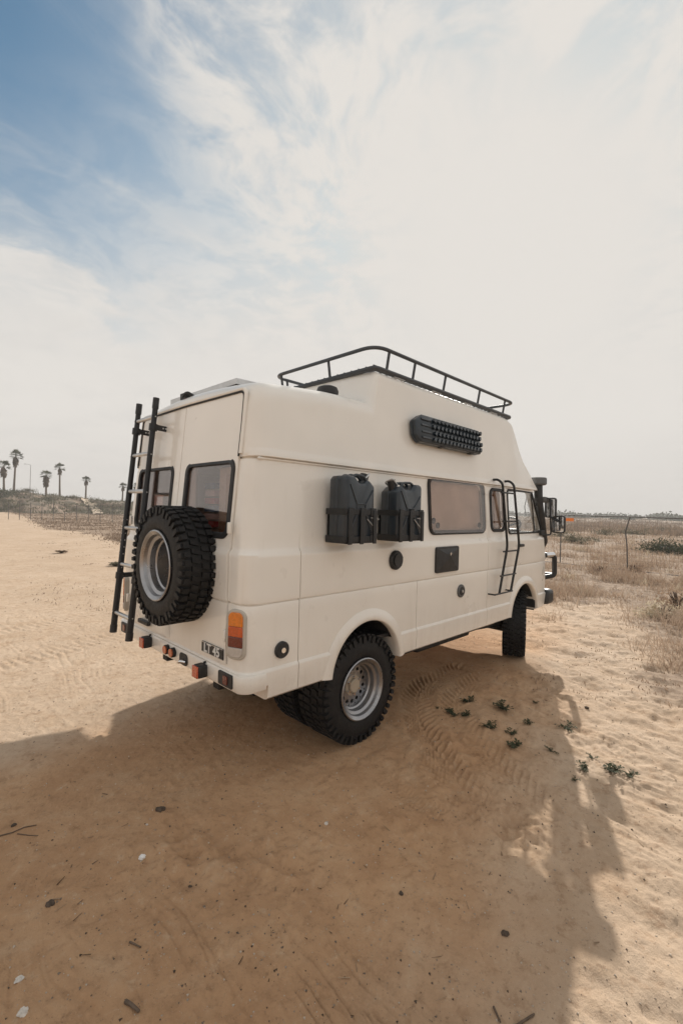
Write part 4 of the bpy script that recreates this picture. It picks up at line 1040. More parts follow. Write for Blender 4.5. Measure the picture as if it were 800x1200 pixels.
MB().box((5.02, 0, .72), (.14, 1.75, .17)).build('front_bumper', BLACKP, VAN, bevel=.03)
MB().box((4.98, 0, 1.08), (.03, 1.0, .22)).build('grille', BLACKP, VAN, bevel=.01)
for s in (-1, 1):
    MB().box((4.50, s * .86, .74), (.012, .24, .20)).build('mud_flap', BLACKP, VAN)
MB().tube([(4.55, -.92, 2.00), (4.64, -.96, 2.00)], .012, 6).build('snorkel_stay', BLACKM, VAN)
# unseen cover added on the left flank to cast the lower-left ground shadow
aw = empty('added_awning', (0, 0, 0)); aw.parent = VAN
MB().box((3.0, 1.05, 2.33), (3.4, .13, .14)).build('added_awning_case', ALU, aw, bevel=.02)
for x0, x1, e0, e1, f0, f1 in ((1.9, 3.50, 1.9, 3.42, 2.86, 2.53), (3.53, 4.72, 3.72, 4.72, 2.63, 2.85)):  # leaf edges and gap cut to shape that shadow and its bright notch
    cnp = MB(); nx_, ny_ = 9, 9; V = []
    for i in range(nx_):
        for j in range(ny_):
            a_, b_ = i / (nx_ - 1), j / (ny_ - 1); t_ = max(0, (b_ - .68) / .32)
            xx = (x0 + (x1 - x0) * a_) * (1 - t_) + (e0 + (e1 - e0) * a_) * t_
            V.append((xx, 1.08 + (f0 + (f1 - f0) * a_ - 1.08) * b_, 2.36 - .12 * b_ - .03 * math.sin(PI * a_) * math.sin(PI * b_)))
    cnp.add(V, [(i * ny_ + j, (i + 1) * ny_ + j, (i + 1) * ny_ + j + 1, i * ny_ + j + 1) for i in range(nx_ - 1) for j in range(ny_ - 1)])
    co_ = cnp.build('shadow_canopy', CANVAS, aw); md = co_.modifiers.new('s', 'SOLIDIFY'); md.thickness = .004
    MB().tube([(e0, f0, 2.24), (e1, f1, 2.24)], .022, 10).build('added_awning_rail', ALU, aw)
for x in (1.95, 4.6): MB().tube([(x, 1.12, 2.32), (x + .12, 2.0, 2.27), (x, 2.78, 2.24)], .02, 8).build('added_awning_arm', ALU, aw)

# ================================================================== SURROUNDINGS
def at_px(px, py, z=0.0):
    """point where the line of sight through a photo pixel meets height z"""
    d = f + r * ((px - 400) / FPX) - u * ((py - 600) / FPX); q = (z - CAMP.z) / d.z; return CAMP + d * q
def at_dist(px, dist):
    d = f + r * ((px - 400) / FPX); a = math.atan2(d.y, d.x); return CAMP.x + dist * math.cos(a), CAMP.y + dist * math.sin(a), a
def gz(x, y): return float(terrain(np.array([x]), np.array([y]))[0])
def soup(name, V, F, mat, loc=None, smooth=False):
    """one mesh from numpy quads or triangles"""
    V = np.asarray(V, np.float32); F = np.asarray(F, np.int32); me = bpy.data.meshes.new(name); k_ = F.shape[1]
    me.vertices.add(len(V)); me.vertices.foreach_set('co', V.ravel()); me.loops.add(F.size); me.loops.foreach_set('vertex_index', F.ravel())
    me.polygons.add(len(F)); me.polygons.foreach_set('loop_start', np.arange(0, F.size, k_, dtype=np.int32)); me.update(); me.validate()
    if smooth: me.polygons.foreach_set('use_smooth', [True] * len(me.polygons))
    me.materials.append(mat); o = bpy.data.objects.new(name, me); COL.objects.link(o)
    if loc is not None: o.location = loc
    return o
def leaf_mat(name, c1, c2, trans=.25):
    m = bpy.data.materials.new(name); m.use_nodes = True; t = NT(m.node_tree); b = t.n['Principled BSDF']
    g = t.node('ShaderNodeNewGeometry'); co = t.node('ShaderNodeTexCoord').outputs['Object']
    v = t.math('ADD', t.math('MULTIPLY', g.outputs['Random Per Island'], .6), t.math('MULTIPLY', t.noise(co, .8, 4), .5))
    t.put(b.inputs['Base Color'], t.mix(t.step(v, .2, .85), c1, c2)); b.inputs['Roughness'].default_value = .8
    b.inputs['Specular IOR Level'].default_value = .2
    tr = t.node('ShaderNodeBsdfTranslucent'); tr.inputs[0].default_value = (*c2, 1)
    mx = t.node('ShaderNodeMixShader'); mx.inputs[0].default_value = trans; o = t.n['Material Output']
    t.l.new(b.outputs[0], mx.inputs[1]); t.l.new(tr.outputs[0], mx.inputs[2]); t.l.new(mx.outputs[0], o.inputs['Surface'])
    return m
DRY = leaf_mat('dry grass stems', (.29, .205, .148), (.52, .40, .30))
DRYR = leaf_mat('reddish dry stalks', (.225, .150, .105), (.42, .305, .215))
DRYG = leaf_mat('faded grey brown grass', (.15, .108, .078), (.30, .225, .165))
DRYP = leaf_mat('pale seed heads', (.44, .36, .25), (.62, .54, .41))
SCRUB = leaf_mat('grey green scrub', (.075, .070, .045), (.17, .155, .10))
DARKB = leaf_mat('dark green bush leaves', (.028, .034, .018), (.075, .080, .045))
GREENL = leaf_mat('low green weed leaves', (.038, .044, .024), (.085, .092, .050))
PALML = leaf_mat('palm leaves', (.050, .058, .032), (.11, .115, .065))
SKIRT = leaf_mat('dead palm leaves', (.10, .072, .045), (.20, .145, .09))
BARK = material('grey brown palm bark', (.17, .135, .105), .9, var=.25, vscale=4)
STONE = material('pale stone', (.60, .55, .49), .85, var=.15, vscale=30, bump=.3)
CLOD = material('dark earth clod', (.085, .060, .042), .95, var=.3, vscale=40, bump=.5)
TWIG = material('dry twig', (.12, .085, .06), .9, var=.3, vscale=30)
RS = np.random.RandomState(11)

def blades(px, py, pz, h, w, lean, rs=RS):
    """bent two-segment blades (6 verts -> 2 quads) at the given points"""
    n = len(px); a = rs.rand(n) * 2 * PI; b = rs.rand(n) * 2 * PI
    dx, dy = np.cos(a) * w / 2, np.sin(a) * w / 2; lx, ly = np.cos(b) * lean * h, np.sin(b) * lean * h
    P = np.stack([px, py, pz], -1); D_ = np.stack([dx, dy, 0 * dx], -1); L_ = np.stack([lx, ly, 0 * lx], -1); up = np.stack([0 * h, 0 * h, h], -1)
    m1 = P + up * .55 + L_ * .35; tp = P + up * (1 - lean[:, None] * .25 if hasattr(lean, '__len__') else 1) + L_
    V = np.stack([P - D_, P + D_, m1 + D_ * .8, m1 - D_ * .8, tp + D_ * .15, tp - D_ * .15], 1).reshape(-1, 3)
    i = np.arange(n)[:, None] * 6
    F = np.concatenate([i + np.array([[0, 1, 2, 3]]), i + np.array([[3, 2, 4, 5]])], 0)
    return V, F
def tufts(name, cx, cy, nb, h, w, spread, mat, kind='stuff'):
    n = len(cx); k_ = nb; h, w, spread = (q + np.zeros(n) for q in (h * .8, w, spread)); px = np.repeat(cx, k_); py = np.repeat(cy, k_); hh = np.repeat(h, k_); ss = np.repeat(spread, k_)
    px = px + RS.randn(n * k_) * ss; py = py + RS.randn(n * k_) * ss; hh = hh * (.4 + .8 * RS.rand(n * k_))
    ww = np.repeat(w, k_) * (.6 + .8 * RS.rand(n * k_)); V, F = blades(px, py, terrain(px, py) - .01, hh, ww, .15 + .75 * RS.rand(n * k_))
    o = soup(name, V, F, mat); o['kind'] = kind; return o

# ---- dry field to the right of the van: stalks and litter, thinning towards the sand
def field_points(n, r0_, r1_, a0, a1, dens, power=1.0):
    rr = r0_ * (r1_ / r0_) ** (RS.rand(n) ** power); a = rad(a0) + (rad(a1) - rad(a0)) * RS.rand(n)
    x, y = CAMP.x + rr * np.cos(a), CAMP.y + rr * np.sin(a); k_ = RS.rand(n) < dens(x, y, rr); return x[k_], y[k_], rr[k_]
dn = lambda x, y, rr: (1 - road_mask(x, y)) * np.clip(.35 + 1.1 * fbm(x * .45, y * .45, 3, 77), .04, 1)
x, y, rr = field_points(26000, 7, 75, -14, 36, dn)
tufts('dry_grass', x, y, 9, .16 + .20 * RS.rand(len(x)) * (.6 + .6 * (fbm(x * .3, y * .3, 2, 78) > 0)), .004 + .0007 * rr, .07 + .004 * rr, DRY)
x, y, rr = field_points(5200, 7.5, 60, -14, 36, lambda x, y, rr: dn(x, y, rr) * (fbm(x * .22, y * .22, 3, 79) > -.12))
tufts('dry_stalks', x, y, 8, .26 + .34 * RS.rand(len(x)), .004 + .0006 * rr, .06 + .004 * rr, DRYR)
x, y, rr = field_points(1400, 8, 40, -14, 30, lambda x, y, rr: dn(x, y, rr) * (fbm(x * .5 + 9, y * .5, 2, 83) > .12))
tufts('pale_weeds', x, y, 9, .22 + .22 * RS.rand(len(x)), .006 + .0006 * rr, .08, DRYP)
# litter of dead stems on the sand where the field begins
x, y, rr = field_points(9000, 5.2, 26, -14, 30, lambda x, y, rr: np.clip(.25 + (1 - road_mask(x, y)) * .8 + .3 * fbm(x, y, 3, 84) - .25 * road_mask(x, y), 0, .8))
tufts('stem_litter', x, y, 3, .03 + .04 * RS.rand(len(x)), .008 + .0005 * rr, .05 + 0 * rr, DRYR)
x, y, rr = field_points(900, 9, 34, 58, 78, lambda x, y, rr: np.clip(.15 + .9 * fbm(x * .35, y * .35, 3, 87) + .02 * (rr - 18), 0, .8))
tufts('sparse_tufts', x, y, 6, .03 + .05 * RS.rand(len(x)), .006 + .0006 * rr, .10 + 0 * rr, DRYG)
x, y, rr = field_points(9000, 60, 300, -14, 36, lambda x, y, rr: np.clip(.5 + .9 * fbm(x * .05, y * .05, 3, 88), .08, .95))
tufts('far_scrub', x, y, 7, .35 + .55 * RS.rand(len(x)) * (1 + (fbm(x * .04, y * .04, 2, 89) > .15)), .05 + .0012 * rr, .3 + .006 * rr, DRYG)
# left: dry grass strip beside the track, in front of the bank
x, y, rr = field_points(16000, 24, 110, 64, 92, lambda x, y, rr: (1 - road_mask(x, y)) ** 2 * np.clip(.45 + .9 * fbm(x * .25, y * .25, 3, 86), .05, .9))
tufts('dry_grass_strip', x, y, 6, .06 + .13 * RS.rand(len(x)) * (1 + (fbm(x * .1, y * .1, 2, 85) > .1)), .02 + .0007 * rr, .16 + .005 * rr, DRYG)

# ---- bank behind the field on the left
def bank_h(a, q):
    """height of the bank at bearing a (deg), q across it 0..1"""
    top = np.interp(a, [58, 64, 68.5, 71, 74, 77, 80, 83, 90, 100], [.6, 1.6, 2.0, 2.4, 2.7, 3.1, 3.7, 4.5, 5.2, 5.0])
    s_ = sst(q, .0, .42) * (1 - .25 * sst(q, .6, 1))
    return top * s_
def build_bank():
    na, nq = 260, 46; A, Q = np.meshgrid(np.linspace(56, 104, na), np.linspace(0, 1, nq), indexing='ij')
    Rr = 98 + 62 * Q + 6 * fbm(A * .25, Q * 2, 3, 101); X = CAMP.x + Rr * np.cos(np.radians(A)); Y = CAMP.y + Rr * np.sin(np.radians(A))
    H = bank_h(A, Q) * (1 + .12 * fbm(X * .08, Y * .08, 3, 102)) + .55 * fbm(X * .25, Y * .25, 4, 103) * sst(Q, .02, .2) - .4 * (1 - sst(Q, 0, .06))
    Z = terrain(X, Y) + H; Z[:, -1] -= 9
    i = (np.arange(na - 1)[:, None] * nq + np.arange(nq - 1)[None, :]).ravel(); F = np.stack([i, i + nq, i + nq + 1, i + 1], -1)
    m = bpy.data.materials.new('scrubby earth bank'); m.use_nodes = True; t = NT(m.node_tree); b = t.n['Principled BSDF']; co = t.node('ShaderNodeTexCoord').outputs['Object']
    c = t.mix(t.step(t.noise(co, .22, 6, .65), .40, .62), (.235, .165, .115), (.105, .085, .055)); c = t.mix(t.step(t.noise(co, .9, 5, .7), .55, .7, 0, .7), c, (.30, .225, .16))
    t.put(b.inputs['Base Color'], c); b.inputs['Roughness'].default_value = .95
    o = soup('embankment', np.stack([X, Y, Z], -1).reshape(-1, 3), F, m, smooth=True); o['kind'] = 'structure'
    return X, Y, Z, A, Q
BX, BY, BZ, BA, BQ = build_bank()
def bank_point(a, q):
    i = int(np.clip((a - 56) / 48 * 259, 0, 259)); j = int(np.clip(q * 45, 0, 45)); return float(BX[i, j]), float(BY[i, j]), float(BZ[i, j])

def leafy(name, n, rx, ry, rz, size, mat, parent=None, loc=None, seed=0, ragged=.35, base=.0):
    """foliage: small leaf quads gathered in clumps through an uneven volume"""
    rs = np.random.RandomState(seed); k_ = max(5, n // 45)
    c = rs.randn(k_, 3); c /= np.linalg.norm(c, axis=1)[:, None]; c *= (.35 + .6 * rs.rand(k_, 1)) ; c[:, 2] = np.abs(c[:, 2]) - base
    ci = rs.randint(0, k_, n); p = c[ci] + rs.randn(n, 3) * ragged * (.5 + .5 * rs.rand(k_)[ci][:, None])
    p = p * np.array([rx, ry, rz]); p[:, 2] = np.maximum(p[:, 2], .02)
    a = rs.randn(n, 3); a /= np.linalg.norm(a, axis=1)[:, None]; b = np.cross(a, rs.randn(n, 3)); b /= np.linalg.norm(b, axis=1)[:, None]
    s_ = size * (.5 + rs.rand(n, 1)); V = np.stack([p - a * s_, p + b * s_ * .45, p + a * s_, p - b * s_ * .45], 1).reshape(-1, 3)
    F = np.arange(n * 4).reshape(-1, 4); o = soup(name, V, F, mat)
    if parent: o.parent = parent
    if loc is not None: o.location = loc
    return o
def stems(k_, rx, rz, th, seed):
    rs = random.Random(seed); mb = MB()
    for i in range(k_):
        a = rs.random() * 2 * PI; q = rs.random() * .8
        mb.tube([(rs.uniform(-.06, .06) * rx, rs.uniform(-.06, .06) * rx, -.05), (math.cos(a) * rx * q * .4, math.sin(a) * rx * q * .4, rz * .4), (math.cos(a) * rx * q, math.sin(a) * rx * q, rz * .85)], [th, th * .7, th * .3], 5)
    return mb
def shrub(px, dist, w, h, mat, label, n=700, bank=None, seed=0, group=None):
    w *= .8; h *= .72
    if bank: x, y, z = bank_point(*bank)
    else:
        x, y, a = at_dist(px, dist); z = gz(x, y)
    o = empty('shrub', (x, y, z), label, 'shrub', group)
    leafy('foliage', n, w / 2, w / 2, h * .8, max(.035, h * .075), mat, o, seed=seed)
    stems(7, w * .35, h * .8, .02 + .01 * h, seed).build('stems', TWIG, o, ang=60)
    return o
G1 = 'shrubs in the dry field on the right'
shrub(786, 31, 3.6, 1.15, DARKB, 'wide dark green shrub at the right edge beyond the fence', 2600, seed=1, group=G1)
shrub(672, 36, 2.3, .95, SCRUB, 'grey shrub beyond the fence just right of the door mirrors', 1100, seed=2, group=G1)
shrub(690, 41, 2.6, .8, SCRUB, 'grey green shrub further back than the one by the mirrors', 1000, seed=3, group=G1)
shrub(658, 47, 3.0, 1.0, SCRUB, 'grey shrub half hidden behind the lower door mirror', 900, seed=4, group=G1)
shrub(709, 56, 3.2, 1.1, SCRUB, 'low grey shrub left of the bent fence post', 900, seed=5, group=G1)
shrub(744, 62, 4.4, 1.2, SCRUB, 'low wide shrub in front of the pale dirt track', 1200, seed=6, group=G1)
shrub(772, 75, 5.0, 1.3, SCRUB, 'low scrub clump between the two pale dirt tracks', 1200, seed=7, group=G1)
shrub(745, 18.6, .8, .5, DRYR, 'small reddish dry bush behind the fence post foot', 500, seed=8, group=G1)
shrub(705, 17.5, 1.1, .5, DRYR, 'brown dry bush behind the fence left of the post', 500, seed=9, group=G1)
shrub(778, 10.5, .9, .42, DRYP, 'pale straw coloured weed clump in front of the fence', 700, seed=10, group=G1)
shrub(796, 12.2, 1.0, .65, DRYR, 'tall reddish weed clump at the right edge before the fence', 700, seed=19, group=G1)
G2 = 'shrubs on the bank on the left'
for i, (a, q, w, h, lab) in enumerate(((81.4, .30, 7.5, 2.6, 'dark scrub clump on the bank at the left edge'), (77.2, .34, 5.0, 1.6, 'low scrub on the bank below the lamp pole'), (75.0, .44, 4.2, 1.5, 'scrub on the bank crest right of the second palm pair'),
        (73.4, .46, 8.0, 2.0, 'rounded scrub on the bank crest beside the fifth palm'), (72.2, .20, 9.0, 1.6, 'green brown scrub low on the bank right of the dirt path'), (70.0, .46, 11., 1.8, 'long low scrub on the bank crest near the rear ladder'), (79.0, .45, 4.5, 1.3, 'small scrub on the crest right of the leftmost palms'))):
    shrub(0, 0, w, h, DARKB if i in (0, 4) else SCRUB, lab, 1500, bank=(a, q), seed=20 + i, group=G2)
# rough scrub covering the bank, too dense to count
n = 6500; ii = RS.randint(0, BX.size, n); ii = ii[(RS.rand(n) < np.clip(.55 + fbm(BX.ravel()[ii] * .12, BY.ravel()[ii] * .12, 3, 120), 0.05, 1)) & (BQ.ravel()[ii] < .6)]
cx, cy, cz = (q.ravel()[ii] for q in (BX, BY, BZ)); k_ = 9
px_ = np.repeat(cx, k_) + RS.randn(len(cx) * k_) * .5; py_ = np.repeat(cy, k_) + RS.randn(len(cx) * k_) * .5
V, F = blades(px_, py_, np.repeat(cz, k_) - .1, .25 + .55 * RS.rand(len(px_)), .10 + .1 * RS.rand(len(px_)), .2 + .7 * RS.rand(len(px_)))
soup('bank_scrub', V, F, SCRUB)['kind'] = 'stuff'
# pale dirt path cut down the bank
def strip(name, pts, w, mat, lift=.02, zf=None):
    P = smooth_path(pts, 10); V = []; F = []
    for i, (x, y) in enumerate(P):
        a = Vector(P[max(0, i - 1)]); b = Vector(P[min(len(P) - 1, i + 1)]); d = (b - a).normalized(); nrm = Vector((-d.y, d.x)); ww = w * (1 + .25 * math.sin(i * 1.7))
        for k_ in range(5):
            q = nrm * ww * (k_ / 4 - .5); V.append((x + q.x, y + q.y, (zf or gz)(x + q.x, y + q.y) + lift))
    for i in range(len(P) - 1):
        for k_ in range(4): F.append((i * 5 + k_, (i + 1) * 5 + k_, (i + 1) * 5 + k_ + 1, i * 5 + k_ + 1))
    o = soup(name, V, F, mat, smooth=True); o['kind'] = 'structure'; return o
PALE = material('pale dry sand track', (.52, .42, .32), .95, var=.12, vscale=.6, spec=.1)
def bankz(x, y):
    d = (BX - x) ** 2 + (BY - y) ** 2; return float(BZ.ravel()[d.argmin()])
strip('dirt_path', [bank_point(a, q)[:2] for a, q in ((72.6, .06), (73.0, .16), (73.4, .26), (74.0, .38), (74.3, .46))], 1.5, PALE, .25, bankz)
tr = [at_dist(px, d)[:2] for px, d in ((640, 140), (700, 118), (735, 104), (800, 92), (900, 85))]
strip('dirt_track', tr, 3.2, PALE, .06)
tr = [at_dist(px, d)[:2] for px, d in ((690, 78), (735, 66), (790, 60), (860, 55))]
strip('dirt_track', tr, 1.3, PALE, .06)

# ---- far tree line on the horizon
fx, fy, fz, fs = [], [], [], []
for i in range(520):
    a = rad(RS.uniform(-18, 58)); d = RS.uniform(260, 420); fx.append(CAMP.x + d * math.cos(a)); fy.append(CAMP.y + d * math.sin(a)); fs.append(RS.uniform(1.6, 4.2) * (1 + .9 * max(0, math.sin(a * 23) * math.sin(a * 61 + 1))))
fx, fy, fs = map(np.array, (fx, fy, fs)); fz = terrain(fx, fy); k_ = 46
c = RS.randn(len(fx), k_, 3); c /= np.linalg.norm(c, axis=2)[..., None]; c[..., 2] = np.abs(c[..., 2]); c *= (.4 + .6 * RS.rand(len(fx), k_, 1)) * fs[:, None, None] * np.array([1.5, 1.5, .8])
p = (c + np.stack([fx, fy, fz], -1)[:, None, :]).reshape(-1, 3); a = RS.randn(len(p), 3); a /= np.linalg.norm(a, axis=1)[:, None]; b = np.cross(a, RS.randn(len(p), 3)); b /= np.linalg.norm(b, axis=1)[:, None]
V = np.stack([p - a * .7, p + b * .6, p + a * .7, p - b * .6], 1).reshape(-1, 3); soup('distant_trees', V, np.arange(len(V)).reshape(-1, 4), DARKB)['kind'] = 'stuff'

# ---- palms on the bank
def palm(px, dist, h, crown, skirt, label, seed, q=.44):
    x, y, a = at_dist(px, dist); z = max(gz(x, y), bankz(x, y)) - .3
    crown *= .66; h *= .88
    root = empty('palm_tree', (x, y, z), label, 'palm tree', 'fan palms along the bank')
    rs = random.Random(seed); lean = rs.uniform(-.03, .03) * h
    MB().tube([(0, 0, 0), (lean * .2, 0, h * .25), (lean * .6, 0, h * .6), (lean, 0, h)], [.30, .22, .19, .17], 9).build('trunk', BARK, root, ang=60)
    mb = MB()
    for i in range(34):                                   # fan leaves: a stalk and a folded fan of fingers
        az_ = rs.random() * 2 * PI; el = math.asin(rs.uniform(-.35, 1)); L = crown * rs.uniform(.42, .55)
        d = Vector((math.cos(az_) * math.cos(el), math.sin(az_) * math.cos(el), math.sin(el))); c0 = Vector((lean, 0, h)); c1 = c0 + d * L
        sd = d.cross(Vector((0, 0, 1))); sd = sd.normalized() if sd.length > .01 else Vector((1, 0, 0)); up_ = sd.cross(d)
        mb.add([c0 - sd * .03, c0 + sd * .03, c1 + sd * .03, c1 - sd * .03], [(0, 1, 2, 3)])
        R_ = crown * rs.uniform(.34, .46); nf = 9
        for k in range(nf):
            g = rad(-75 + 150 * k / (nf - 1)); tip = c1 + (d * math.cos(g) + sd * math.sin(g)) * R_ - Vector((0, 0, R_ * rs.uniform(.0, .35)))
            wv = (d * -math.sin(g) + sd * math.cos(g)) * R_ * .11; md_ = c1 + (tip - c1) * .55
            mb.add([c1, md_ + wv, tip, md_ - wv], [(0, 1, 2, 3)])
    mb.build('fronds', PALML, root, ang=0, fix=False)
    sk = MB()
    for i in range(int(90 * skirt) + 14):
        az_ = rs.random() * 2 * PI; z0 = h - rs.random() * (.4 + 1.7 * skirt); rr_ = .16 + (.36 * skirt) * (1 - abs((h - z0) / (.4 + 1.7 * skirt) - .35)); L = .5 + .3 * rs.random()
        d = Vector((math.cos(az_), math.sin(az_), 0)); sd = Vector((-d.y, d.x, 0)) * .18; p0 = Vector((lean, 0, z0)) + d * .2; p1 = p0 + d * rr_ + Vector((0, 0, -L))
        sk.add([p0 - sd * .4, p0 + sd * .4, p1 + sd, p1 - sd], [(0, 1, 2, 3)])
    sk.build('dead_frond_skirt', SKIRT, root, ang=0, fix=False)
    return root
palm(4.0, 122, 6.6, 2.6, .9, 'leftmost palm with a thick brown skirt at the left edge', 1)
palm(15.5, 126, 9.6, 2.9, .8, 'tall palm second from the left, the highest crown', 2)
palm(53.5, 124, 5.7, 2.5, 1.0, 'short palm with a fat dead skirt right of the lamp pole', 3)
palm(69.5, 130, 8.8, 2.5, .35, 'tall slim palm fourth from the left', 4)
palm(100.0, 134, 6.2, 2.2, .25, 'slim palm standing alone fifth from the left', 5)
palm(143.0, 138, 5.6, 2.2, .2, 'small palm just left of the rear ladder', 6)
palm(158.0, 140, 6.4, 1.9, .2, 'farthest palm half hidden behind the rear ladder', 7)
x, y, a = at_dist(34.5, 120); z = bankz(x, y) - .3
lp = empty('lamp_pole', (x, y, z), 'thin grey lamp pole between the palms on the bank', 'lamp post')
MB().tube([(0, 0, 0), (0, 0, 7.0)], [.07, .04], 8).build('pole', GALV, lp); MB().tube([(0, 0, 6.9), (-.4, .1, 7.1), (-.8, .2, 7.12)], .03, 6).build('arm', GALV, lp); MB().box((-.95, .22, 7.11), (.35, .15, .08)).build('lamp_head', GALV, lp)

FENCEM = material('dull dark steel', (.105, .097, .09), .6, metal=.3, var=.2)
# ---- fences
def mesh_fence(name, p0, p1, n, h, label, wires, bent=None, rp=.022, rw=.0022, vstep=.12):
    d = Vector((p1[0] - p0[0], p1[1] - p0[1])); root = empty(name, (p0[0], p0[1], 0), label, 'fence')
    pts = [Vector((d.x * i / n, d.y * i / n, gz(p0[0] + d.x * i / n, p0[1] + d.y * i / n))) for i in range(n + 1)]
    if n <= 12:
        pm = None
        for i, p in enumerate(pts):
            b_ = .06 if i == bent else 0; dv = Vector((d.x, d.y, 0)).normalized()
            path = [p - Vector((0, 0, .1)), p + Vector((0, 0, h * .45)) - dv * b_ * .6, p + Vector((0, 0, h * .72)) - dv * b_ * 1.6, p + Vector((0, 0, h * .86)) - dv * b_ * .6, p + Vector((0, 0, h)) + dv * b_ * .6]
            MB().tube(path, rp, 8).build('post', FENCEM, root)
            if i < n:
                q = pts[i + 1]
                MB().tube([p + Vector((0, 0, h)), (p + q) / 2 + Vector((0, 0, h - .012)), q + Vector((0, 0, h))], rp * .85, 8).build('top_rail', FENCEM, root)
                MB().tube([p + Vector((0, 0, .05)), (p + q) / 2 + Vector((0, 0, .03)), q + Vector((0, 0, .05))], rp * .7, 8).build('bottom_rail', FENCEM, root)
    else:
        for p in pts: MB().tube([p - Vector((0, 0, .1)), p + Vector((0, 0, h))], rp, 6).build('post', FENCEM, root)
    wm = MB()
    for i in range(n):
        p, q = pts[i], pts[i + 1]
        for k in range(wires):
            zz = Vector((0, 0, h * (k + 1) / (wires + 1))); wm.tube([p + zz, q + zz], rw, 3, cap=False)
        m = int((q - p).length / vstep)
        for k in range(1, m):
            c = p + (q - p) * k / m; wm.tube([c + Vector((0, 0, .05)), c + Vector((0, 0, h))], rw, 3, cap=False)
    tag(wm.build('wire_mesh', FENCEM, root, ang=0, fix=False), kind='stuff')
    return root
pa = at_px(735, 669); pb = at_px(656, 661); dv = (pa - pb); p0 = pb - dv * 3; p1 = pb + dv * 6
mesh_fence('mesh_fence', (p0.x, p0.y), (p1.x, p1.y), 9, 1.93, 'grey wire mesh fence panels with a bent post across the dry field', 9, bent=4)
sg_c = at_px(666, 610, 1.72)
t_ = (pb.x - CAMP.x) / (sg_c.x - CAMP.x); sp_ = pb + (pa - pb) * .12
sgn = empty('warning_plate', (sp_.x - .04, sp_.y, 1.74), 'small blank orange plate hung on the mesh fence beside the mirrors', 'sign'); sgn.rotation_euler = (0, 0, math.atan2(dv.y, dv.x))
MB().box((0, 0, 0), (.40, .008, .12)).build('plate', ORANGE, sgn, bevel=.002)
for s in (-1, 1): MB().tube([(s * .16, .0, .06), (s * .16, .03, .09), (s * .16, .04, .05)], .003, 5).build('hanger', GALV, sgn)
L0, L1 = at_dist(10, 62), at_dist(190, 50)
mesh_fence('wire_fence', L0[:2], L1[:2], 13, 1.9, 'long thin wire fence with slim posts before the bank on the left', 6, rp=.03, rw=.004, vstep=.5)

# ---- low green weeds in the sand
def weed(px, py, size, n, label, seed, mat=None):
    p = at_px(px, py, .0); z = gz(p.x, p.y); rs = random.Random(seed)
    root = empty('green_weed', (p.x, p.y, z), label, 'weed', 'low green weeds in the sand beside the van')
    size *= .72
    for s_ in range(max(4, n // 4)):
        mb = MB(); a0 = rs.random() * 2 * PI; L = size * rs.uniform(.35, 1.0); tip = Vector((math.cos(a0) * L, math.sin(a0) * L, size * rs.uniform(.02, .32)))
        for k in range(9):
            q = (k + 1) / 9; c = tip * q + Vector((0, 0, size * .16 * math.sin(q * 2.4))); g = a0 + (1.1 if k % 2 else -1.1) * rs.uniform(.5, 1.2); l_ = size * rs.uniform(.18, .36)
            d = Vector((math.cos(g), math.sin(g), rs.uniform(-.1, .7))); sd = Vector((-math.sin(g), math.cos(g), rs.uniform(-.3, .3))) * l_ * .33
            mb.add([c, c + d * l_ * .5 + sd, c + d * l_ + Vector((0, 0, -l_ * .12)), c + d * l_ * .5 - sd], [(0, 1, 2, 3)])
        mb.tube([(0, 0, -.01), tip * .5 + Vector((0, 0, size * .22)), tip], size * .02, 4)
        mb.build('sprig', mat or GREENL, root, ang=0, fix=False)
    return root
for i, (px, py, sz, n, lab) in enumerate((
    (549, 822, .13, 34, 'dark green weed farthest left at the top of the shaded group'),
    (532, 836, .13, 34, 'weed in the shade closest to the rear wheel'),
    (545, 837, .12, 28, 'weed in the shade just right of the one nearest the rear wheel'),
    (589, 830, .17, 40, 'widest weed in the shade at the top middle of the group'),
    (617, 848, .10, 24, 'small weed in the middle of the shaded group'),
    (574, 856, .13, 30, 'shaded weed left of centre of the group, on rippled sand'),
    (600, 860, .10, 26, 'small shaded weed at the centre of the group'),
    (604, 874, .14, 26, 'flat shaded weed lowest of the group, in a sand hollow'),
    (664, 854, .13, 30, 'weed at the very edge of the van shadow'),
    (646, 881, .08, 18, 'small dark weed in a hollow near the shadow edge'),
    (686, 901, .10, 36, 'bright green upright weed standing in full sun'),
    (717, 905, .13, 40, 'bushy sunlit weed right of the upright one'),
    (739, 911, .10, 26, 'sunlit weed farthest to the right'),
    (695, 888, .08, 20, 'small sunlit weed behind the upright one'),
    (673, 912, .07, 16, 'tiny sunlit weed left of the upright one'),
    (628, 826, .07, 14, 'tiny weed in the shade near the front wheel'),
    (513, 830, .05, 12, 'tiny sprig in the shade beside the tyre print'))):
    weed(px, py, sz, n, lab, 50 + i)
for i, (px, py, sz, n, lab) in enumerate(((136, 663, .34, 120, 'spreading green weed in the sun left of the rear ladder'), (72, 648, .34, 120, 'dry dark weed patch in the sun out on the pale sand'))):
    weed(px, py, sz, n, lab, 90 + i, (SCRUB, DRYG)[i])

